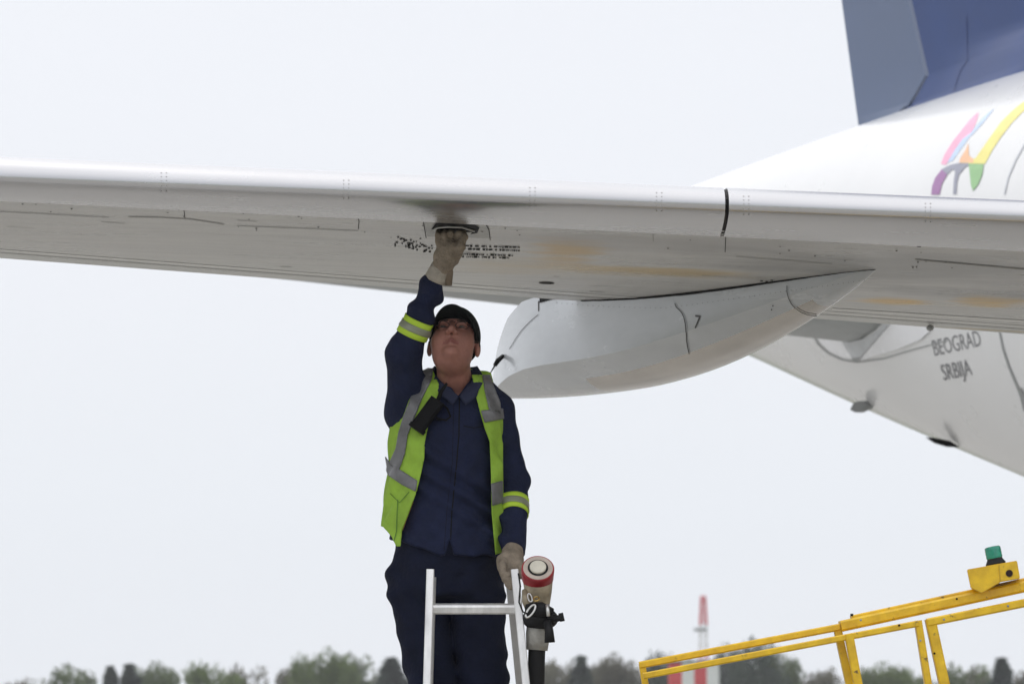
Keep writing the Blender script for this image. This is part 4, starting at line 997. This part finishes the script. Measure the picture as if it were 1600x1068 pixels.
# ------------------------------------------------------------------ yellow loader railing
m_yel = mat('yellow equipment paint', (.82, .53, .010), .42, var=.10, scale=22, coat=.15, bump=.05, bscale=40, dark=(.64, .38, .008))
YR = 13.7
load = empty('belt_loader', (P(1330, 1000, YR).x, YR, 0), 'yellow steel loader frame with sloping rails and a green beacon box', 'loader frame')
N, L = nodes_of(m_yel); b = N['Principled BSDF']; base = b.inputs['Base Color'].links[0].from_socket   # chips and grease
cn = N.new('ShaderNodeTexNoise'); cn.inputs['Scale'].default_value = 38; cn.inputs['Detail'].default_value = 8; cn.inputs['Roughness'].default_value = .7
tcc = N.new('ShaderNodeTexCoord'); L.new(tcc.outputs['Object'], cn.inputs['Vector'])
cm = N.new('ShaderNodeMapRange'); cm.inputs[1].default_value = .62; cm.inputs[2].default_value = .68; L.new(cn.outputs[0], cm.inputs[0])
mixin(cm.outputs[0], (.16, .10, .03)); L.new(base, b.inputs['Base Color'])
def rail(name, pts, wpx, Y=YR, dpt=.045, par=None, m=None):
    pass
def Rb(name, u0, v0, u1, v1, hpx, Y0=YR, Y1=None, dep=.045, parent=None):
    a, b_ = P(u0, v0, Y0), P(u1, v1, Y1 if Y1 else Y0)
    return MB().bar(a, b_, dep, hpx * Y0 / FPX, up=(0, -.0, 1) if abs(u1-u0) > abs(v1-v0) else (1, 0, 0), bev=.18).build(name, m_yel, parent or load)
Rb('handrail', 999, 1038.5, 1312, 979, 11)
Rb('handrail', 1005, 1055.5, 1434, 973.5, 10, YR - .06)
def post(u0, v0, u1, v1, wpx, Y, dep=.045):                # runs on down to the ground
    Y += .004; a = P(u0, v0, Y); b_ = P(u1, v1, Y); d = b_ - a; g = a + d * ((a.z - .12) / -d.z)
    return MB().bar(a, g, wpx * Y / FPX, dep, up=(0, -1, 0), bev=.12).build('post', m_yel, load), g
gs = []
for args in ((1308, 980, 1322, 1044, 12, YR + .0), (1326, 990, 1336, 1044, 13, YR - .07), (1434, 969, 1446, 1044, 11, YR - .06), (1453, 966, 1470, 1044, 16, YR - .06), (1003, 1036, 1010, 1080, 10, YR)): gs.append(post(*args)[1])
Rb('handrail', 1449, 972, 1700, 921.5, 13, YR - .06)
Rb('guide_beam', 1313, 978, 1760, 881.5, 17, YR - .0, dep=.10)
Rb('guide_beam', 1330, 966, 1760, 873, 10, YR + .05, dep=.07)
mb = MB(); mb.tube([P(1331, 958, YR-.0), P(1331, 962, YR-.0)], .0045, 8); mb.build('bolt', m_black, load)
mb = MB()
for u, v in ((1405, 976), (1460, 1020), (1495, 935), (1345, 968), (1475, 967), (1438, 1000), (1330, 1010), (1575, 946)): MB().ell(P(u, v, YR - .085), (.0035, .003, .0035), 5).build('bolt', m_grey if u in (1345, 1475, 1438, 1575) else m_black, load)
g0, g1 = gs[4], Vector((gs[3].x + 3.0, YR, .12))
for yy in (YR, YR + 1.5):
    MB().bar(Vector((g0.x - .3, yy, .3)), Vector((g1.x, yy, .3)), .10, .12).build('chassis_rail', m_yel, load)
for gx in (g0.x, (g0.x + g1.x) / 2, g1.x - .4): MB().bar(Vector((gx, YR, .3)), Vector((gx, YR + 1.5, .3)), .1, .1).build('cross_member', m_yel, load)
for gx in (g0.x + .3, g1.x - .8):
    for yy in (YR - .15, YR + 1.65):
        wh = MB().lathe((gx, yy - .09, .26), (0, 1, 0), [(0, .15), (0, .235), (.03, .26), (.15, .26), (.18, .235), (.18, .15)]).build('wheel', m_rub, load, sharp=40)
        MB().lathe((gx, yy - .08, .26), (0, 1, 0), [(0, .02), (0, .14), (.16, .14), (.16, .02)]).build('rim', m_grey, wh, sharp=40)
# control box: a folded sheet box whose inboard end is cut up at a slant
bq = [(1511, 889), (1589, 875), (1594, 903), (1565, 908), (1534, 926), (1517, 918)]
f0 = [P(u, v, YR - .09) for u, v in bq]; b0 = [p + Vector((.012, .13, .004)) for p in f0]
bm = bmesh.new(); vsx = [bm.verts.new(p) for p in f0 + b0]; n_ = len(f0)
bm.faces.new(vsx[:n_]); bm.faces.new(vsx[n_:][::-1])
for i in range(n_): bm.faces.new((vsx[i], vsx[(i+1) % n_], vsx[(i+1) % n_ + n_], vsx[i + n_])[::-1])
bmesh.ops.recalc_face_normals(bm, faces=bm.faces); bmesh.ops.bevel(bm, geom=list(bm.edges), offset=.002, segments=2, affect='EDGES')
me = bpy.data.meshes.new('control_box'); bm.to_mesh(me); bm.free(); box = link('control_box', me, m_yel, load)
MB().lathe(P(1577, 895, YR - .0925), (0, -1, 0), [(0, .0001), (0, .0105), (.001, .0105), (.001, .0001)], 20).build('bolt_hole', mat('dark hole', (.02, .006, .006), .8), box)
MB().bar(P(1561, 882, YR - .092), P(1563, 909, YR - .092), .002, .001, up=(0, -1, 0)).build('fold_line', mat('fold yellow', (.5, .32, .02), .5), box)
bup = (P(1552, 860, YR - .03) - P(1557, 884, YR - .03)).normalized(); bb = P(1556, 881, YR - .03)
MB().lathe(bb, bup, [(-.004, .030), (.004, .030), (.010, .026), (.016, .023), (.020, .022)], 28).build('beacon_base', m_rub, box, sharp=30)
m_green = mat('green beacon plastic', (.015, .36, .24), .15, var=.25, scale=60, coat=.6); N, L = nodes_of(m_green); N['Principled BSDF'].inputs['Transmission Weight'].default_value = .35
MB().lathe(bb, bup, [(.018, .0235), (.022, .0245)] + [(.024 + .0045*i, .0245 - .0006*(i % 2)) for i in range(6)] + [(.051, .0235), (.0535, .019), (.0545, .001)], 28).build('beacon_lens', m_green, box, sharp=30)

# ------------------------------------------------------------------ mast, hut, trees far behind
def far(u, v, D): return P(u, v, D)
D = 290
m_mr = mat('red mast paint', (.62, .06, .07), .6, var=.15); m_mw = mat('white mast paint', (.75, .75, .75), .6, var=.1)
mast = empty('antenna_mast', P(1099, 1100, D).xy.to_3d(), 'slim red and white lattice mast above the trees', 'mast')
ztop = P(1098, 931, D).z; mx_ = P(1099, 1000, D).x
def lattice(z0, z1, w0, w1, m, name, rr=.03):
    w0, w1, rr = w0*.8, w1*.8, rr*.8; mb = MB(); n_ = max(2, int((z1 - z0) / .5)); cs = [(-1, -1), (1, -1), (1, 1), (-1, 1)]
    for i in range(n_):
        a0, a1 = z0 + (z1-z0)*i/n_, z0 + (z1-z0)*(i+1)/n_; h0, h1 = w0 + (w1-w0)*i/n_, w0 + (w1-w0)*(i+1)/n_
        for k_ in range(4):
            c, e_ = cs[k_], cs[(k_+1) % 4]
            p = Vector((mx_ + c[0]*h0, D + c[1]*h0, a0)); q = Vector((mx_ + c[0]*h1, D + c[1]*h1, a1)); q2 = Vector((mx_ + e_[0]*h1, D + e_[1]*h1, a1))
            mb.tube([p, q], rr, 5, False); mb.tube([p, q2], rr*.7, 5, False); mb.tube([q, q2], rr*.7, 5, False)
    return mb.build(name, m, mast)
zr = P(1098, 976, D).z
lattice(zr, ztop, .27, .16, m_mr, 'red_section', .075)
zw = P(1098, 1022, D).z
lattice(zw, zr, .33, .27, m_mw, 'white_section', .05); lattice(3, zw, .45, .33, m_mr, 'red_section', .06); lattice(0, 3, .5, .45, m_mw, 'white_section', .06)
MB().bar(Vector((mx_-.6, D-.3, P(1094, 983, D).z)), Vector((mx_+.2, D-.3, P(1094, 983, D).z)), .2, .2).build('platform', m_grey, mast)
hut = empty('equipment_cabin', (mx_, D - 4, 0), 'red and white chequered cabin low behind the yellow rails', 'cabin')
hz = P(1080, 1034, D - 4).z; hx0, hx1 = P(1045, 1030, D-4).x, P(1122, 1030, D-4).x; nx_, nz_ = 4, 5
for cc, m in ((0, m_mr), (1, m_mw)):
    mb = MB()
    for i in range(nx_):
        for j in range(nz_):
            if (i + j) % 2 != cc: continue
            xa, xb = hx0 + (hx1-hx0)*i/nx_, hx0 + (hx1-hx0)*(i+1)/nx_; za, zb_ = hz*j/nz_, hz*(j+1)/nz_
            if (i == 2 and j == nz_-1): za, zb_ = za, zb_ - .25
            vs = [(x, y, z_) for z_ in (za, zb_) for y in (D-5.2, D-2.8) for x in (xa, xb)]
            mb.add(vs, [(0, 1, 3, 2), (4, 5, 7, 6), (0, 1, 5, 4), (2, 3, 7, 6), (0, 2, 6, 4), (1, 3, 7, 5)])
    mb.build('red_panel' if cc == 0 else 'white_panel', m, hut)
MB().bar(Vector((hx0-.1, D-4, hz+.06)), Vector((hx1+.1, D-4, hz+.06)), 2.7, .12).build('roof', m_grey, hut)

m_bark = mat('grey brown bark', (.10, .08, .065), .9, var=.3, scale=4, bump=.6, bscale=20)
def leafmat(name, c):
    m = mat(name, c, .7, var=.45, scale=.9, trans=.3, spec=.2); return m
m_leaf = [leafmat('olive green leaves', (.105, .14, .055)), leafmat('dark green leaves', (.06, .085, .06)), leafmat('yellow green leaves', (.125, .17, .055)), leafmat('brownish spring leaves', (.13, .125, .085))]
m_con = leafmat('dark conifer needles', (.060, .085, .065))
def tree_meshes(seed, W_, H_, conif=False):
    rs = np.random.RandomState(seed); tr = MB(); quads_v = []; quads_f = []
    if conif:
        tr.tube([(0, 0, 0), (0, 0, H_*.6), (0, 0, H_*.98)], [.22, .12, .02], 7)
        n_ = 2600; t = rs.rand(n_)**.75; z = H_ * (1 - t*.88); a = rs.rand(n_)*2*math.pi
        lay = .72 + .28*np.sin(z*4.2 + 2*np.sin(a*3)); r_ = W_/2 * t**.85 * lay * np.sqrt(rs.rand(n_))**.45
        ctr = np.stack([r_*np.cos(a), r_*np.sin(a), z - .18*r_], 1); sz = .20 + .16*rs.rand(n_)
    else:
        tr.tube([(0, 0, 0), (.1, 0, H_*.22), (-.1, .1, H_*.42)], [.38, .28, .2], 9)
        nc_ = 58; cl = []
        while len(cl) < nc_:
            p = rs.uniform(-1, 1, 3)
            l_ = np.linalg.norm(p)
            if (p[0]**2 + p[1]**2)**1.3 + abs(p[2])**2.8 > 1 or l_ < .35 or p[2] < -.8: continue
            k_ = 1 + .16*math.sin(3*math.atan2(p[1], p[0]) + seed) 
            cl.append((p[0]*W_/2*k_*.84, p[1]*W_/2*k_*.84, H_*.60 + p[2]*H_*.36*(1 + .12*math.sin(5*p[0] + seed))))
        for i, c in enumerate(cl):
            if i % 2 == 0: m1 = (c[0]*.4, c[1]*.4, H_*.42 + (c[2]-H_*.42)*.35); tr.tube([(0, 0, H_*(.25 + .15*rs.rand())), m1, c], [.14, .08, .02], 5)
        ctr = []; 
        for c in cl:
            n_ = 130; R_ = rs.uniform(.11, .19)*W_; d_ = rs.normal(size=(n_, 3)); d_ /= np.linalg.norm(d_, axis=1)[:, None]
            ctr.append(np.array(c) + d_ * (R_ * rs.rand(n_)[:, None]**.4) * np.array([1, 1, .72]))
        ctr = np.concatenate(ctr); n_ = len(ctr); sz = .13 + .17*rs.rand(n_)
    A = rs.normal(size=(n_, 3)); A /= np.linalg.norm(A, axis=1)[:, None]; B = rs.normal(size=(n_, 3)); B -= A*(A*B).sum(1)[:, None]; B /= np.linalg.norm(B, axis=1)[:, None]
    s_ = sz[:, None]; V4 = np.stack([ctr - A*s_, ctr + B*s_*.6, ctr + A*s_, ctr - B*s_*.6], 1).reshape(-1, 3)
    lm = bpy.data.meshes.new('crown'); lm.from_pydata(V4.tolist(), [], [(4*i, 4*i+1, 4*i+2, 4*i+3) for i in range(n_)])
    tm_ = bpy.data.meshes.new('trunk'); tm_.from_pydata(tr.v, [], tr.f); tm_.materials.append(m_bark)
    return tm_, lm
protoc = {}
def tree(u, v, D_, wpx, leaf, label, conif=False, seed=1, group='trees along the airfield edge'):
    H_ = P(u, v, D_).z; W_ = wpx * D_ / FPX; vis = max(.18, min(.62, (1046 - v) / 75)); W_ *= (1 if conif else 1.02 / (1 - (1 - vis) ** 2.6) ** (1/2.6)) * (6.5 if conif else 1.28); key = (seed, conif)
    if key not in protoc: protoc[key] = tree_meshes(seed, 10., 10., conif) if not conif else tree_meshes(seed, 4., 10., True)
    tm_, lm = protoc[key]; base_w = 4. if conif else 9.9
    o = empty('conifer' if conif else 'tree', (P(u, v, D_).x, D_, 0), label, 'tree', group)
    sx = W_ / base_w; sz_ = H_ / (10.1 if conif else 10.65)
    for nm, me_ in (('trunk', tm_), ('crown', lm)):
        mc = me_.copy(); q = bpy.data.objects.new(nm, mc); C.objects.link(q); q.parent = o; q.scale = (sx, sx, sz_)
        q.rotation_euler = (0, 0, (u * .37) % 6.28)
        if nm == 'crown': mc.materials.clear(); mc.materials.append(leaf)
TR = [(98, 1029, 300, 84, 0, 0, 1, 'low round olive tree farthest left'), (173, 1033, 290, 20, 4, 1, 1, 'tiny dark conifer right of the leftmost round tree'), (203, 1029, 290, 24, 4, 1, 2, 'second dark conifer from the left, beside a rounded tree'),
      (246, 1025, 300, 66, 0, 0, 2, 'small rounded green tree right of two conifers'), (340, 1027, 310, 84, 2, 0, 3, 'wide flat topped yellow green tree left of the tallest left tree'), (383, 1028, 320, 58, 3, 0, 1, 'brownish crown touching the wide flat topped tree'),
      (458, 1029, 330, 46, 3, 0, 2, 'faint brownish shrubby tree left of the tall light green tree'), (491, 1014, 300, 64, 2, 0, 3, 'left shoulder crown of the tall light green clump'), (524, 1003, 296, 60, 2, 0, 2, 'tallest light green tree left of the man'), (554, 1010, 302, 66, 0, 0, 1, 'olive crown on the right of the tall light green clump'),
      (612, 1020, 300, 30, 4, 1, 1, 'dark conifer just left of the man'), (636, 1026, 310, 50, 1, 0, 3, 'dark tree half hidden by the left trouser leg'), (850, 1022, 310, 54, 3, 0, 2, 'pale brown tree behind the hose'), (884, 1021, 305, 56, 3, 0, 1, 'brownish round tree right of the hose'), (908, 1016, 292, 22, 4, 1, 2, 'dark conifer right of the hose'),
      (938, 1020, 310, 54, 3, 0, 3, 'brown green crown between a conifer and a taller round tree'), (966, 1012, 300, 58, 3, 0, 2, 'round brown green tree left of the loader rail end'), (1000, 1022, 315, 50, 3, 0, 1, 'pale crown beside the lower end of the loader rail'), (1037, 1009, 296, 66, 1, 0, 3, 'dark round tree left of the mast'), (1068, 1017, 310, 44, 1, 0, 1, 'dark low crown touching the mast'),
      (1150, 996, 310, 58, 1, 0, 2, 'dark crown right of the mast'), (1182, 985, 298, 78, 1, 0, 1, 'tallest dark tree right of the mast'), (1222, 1001, 300, 74, 0, 0, 3, 'broad olive tree under the middle of the sloping rails'), (1275, 1035, 320, 60, 3, 0, 2, 'low pale crown left of the yellow posts'),
      (1352, 1034, 320, 44, 3, 0, 1, 'low pale crown right of the paired yellow posts'), (1390, 1027, 300, 70, 2, 0, 2, 'green rounded tree between the yellow posts'), (1425, 1032, 310, 46, 0, 0, 3, 'olive crown left of the rightmost yellow post'), (1503, 1026, 300, 74, 0, 0, 1, 'broad olive tree right of the yellow posts'), (1537, 1032, 312, 50, 3, 0, 2, 'pale crown left of the rightmost conifer'), (1565, 1020, 290, 24, 4, 1, 1, 'rightmost dark conifer by the frame edge'), (1598, 1040, 310, 56, 3, 0, 3, 'low pale tree at the right edge'),
      (20, 1052, 320, 50, 3, 0, 2, 'low pale tree at the left edge'), (590, 1040, 330, 40, 3, 0, 1, 'low crown between the tall clump and the conifer by the man')]
for u, v, D_, wp, li, cf, sd_, lb in TR: tree(u, v + (6 if cf else 2), D_, wp, m_con if cf else m_leaf[li], lb, bool(cf), sd_)

# ------------------------------------------------------------------ air between here and the tree line
HZ = (-260, -40, -1, 260, 420, 22)
bm = bmesh.new(); bmesh.ops.create_cube(bm, size=1); me = bpy.data.meshes.new('haze'); bm.to_mesh(me); bm.free()
mh = bpy.data.materials.new('pale haze'); mh.use_nodes = True; N, L = nodes_of(mh); N.remove(N['Principled BSDF'])
pv = N.new('ShaderNodeVolumePrincipled'); pv.inputs['Color'].default_value = (.95, .96, 1, 1); pv.inputs['Density'].default_value = .00035; pv.inputs['Anisotropy'].default_value = .2
L.new(pv.outputs[0], N['Material Output'].inputs['Volume'])
hz_ = link('haze', me, mh); hz_.location = ((HZ[0]+HZ[3])/2, (HZ[1]+HZ[4])/2, (HZ[2]+HZ[5])/2); hz_.scale = (HZ[3]-HZ[0], HZ[4]-HZ[1], HZ[5]-HZ[2]); tag(hz_, kind='stuff')
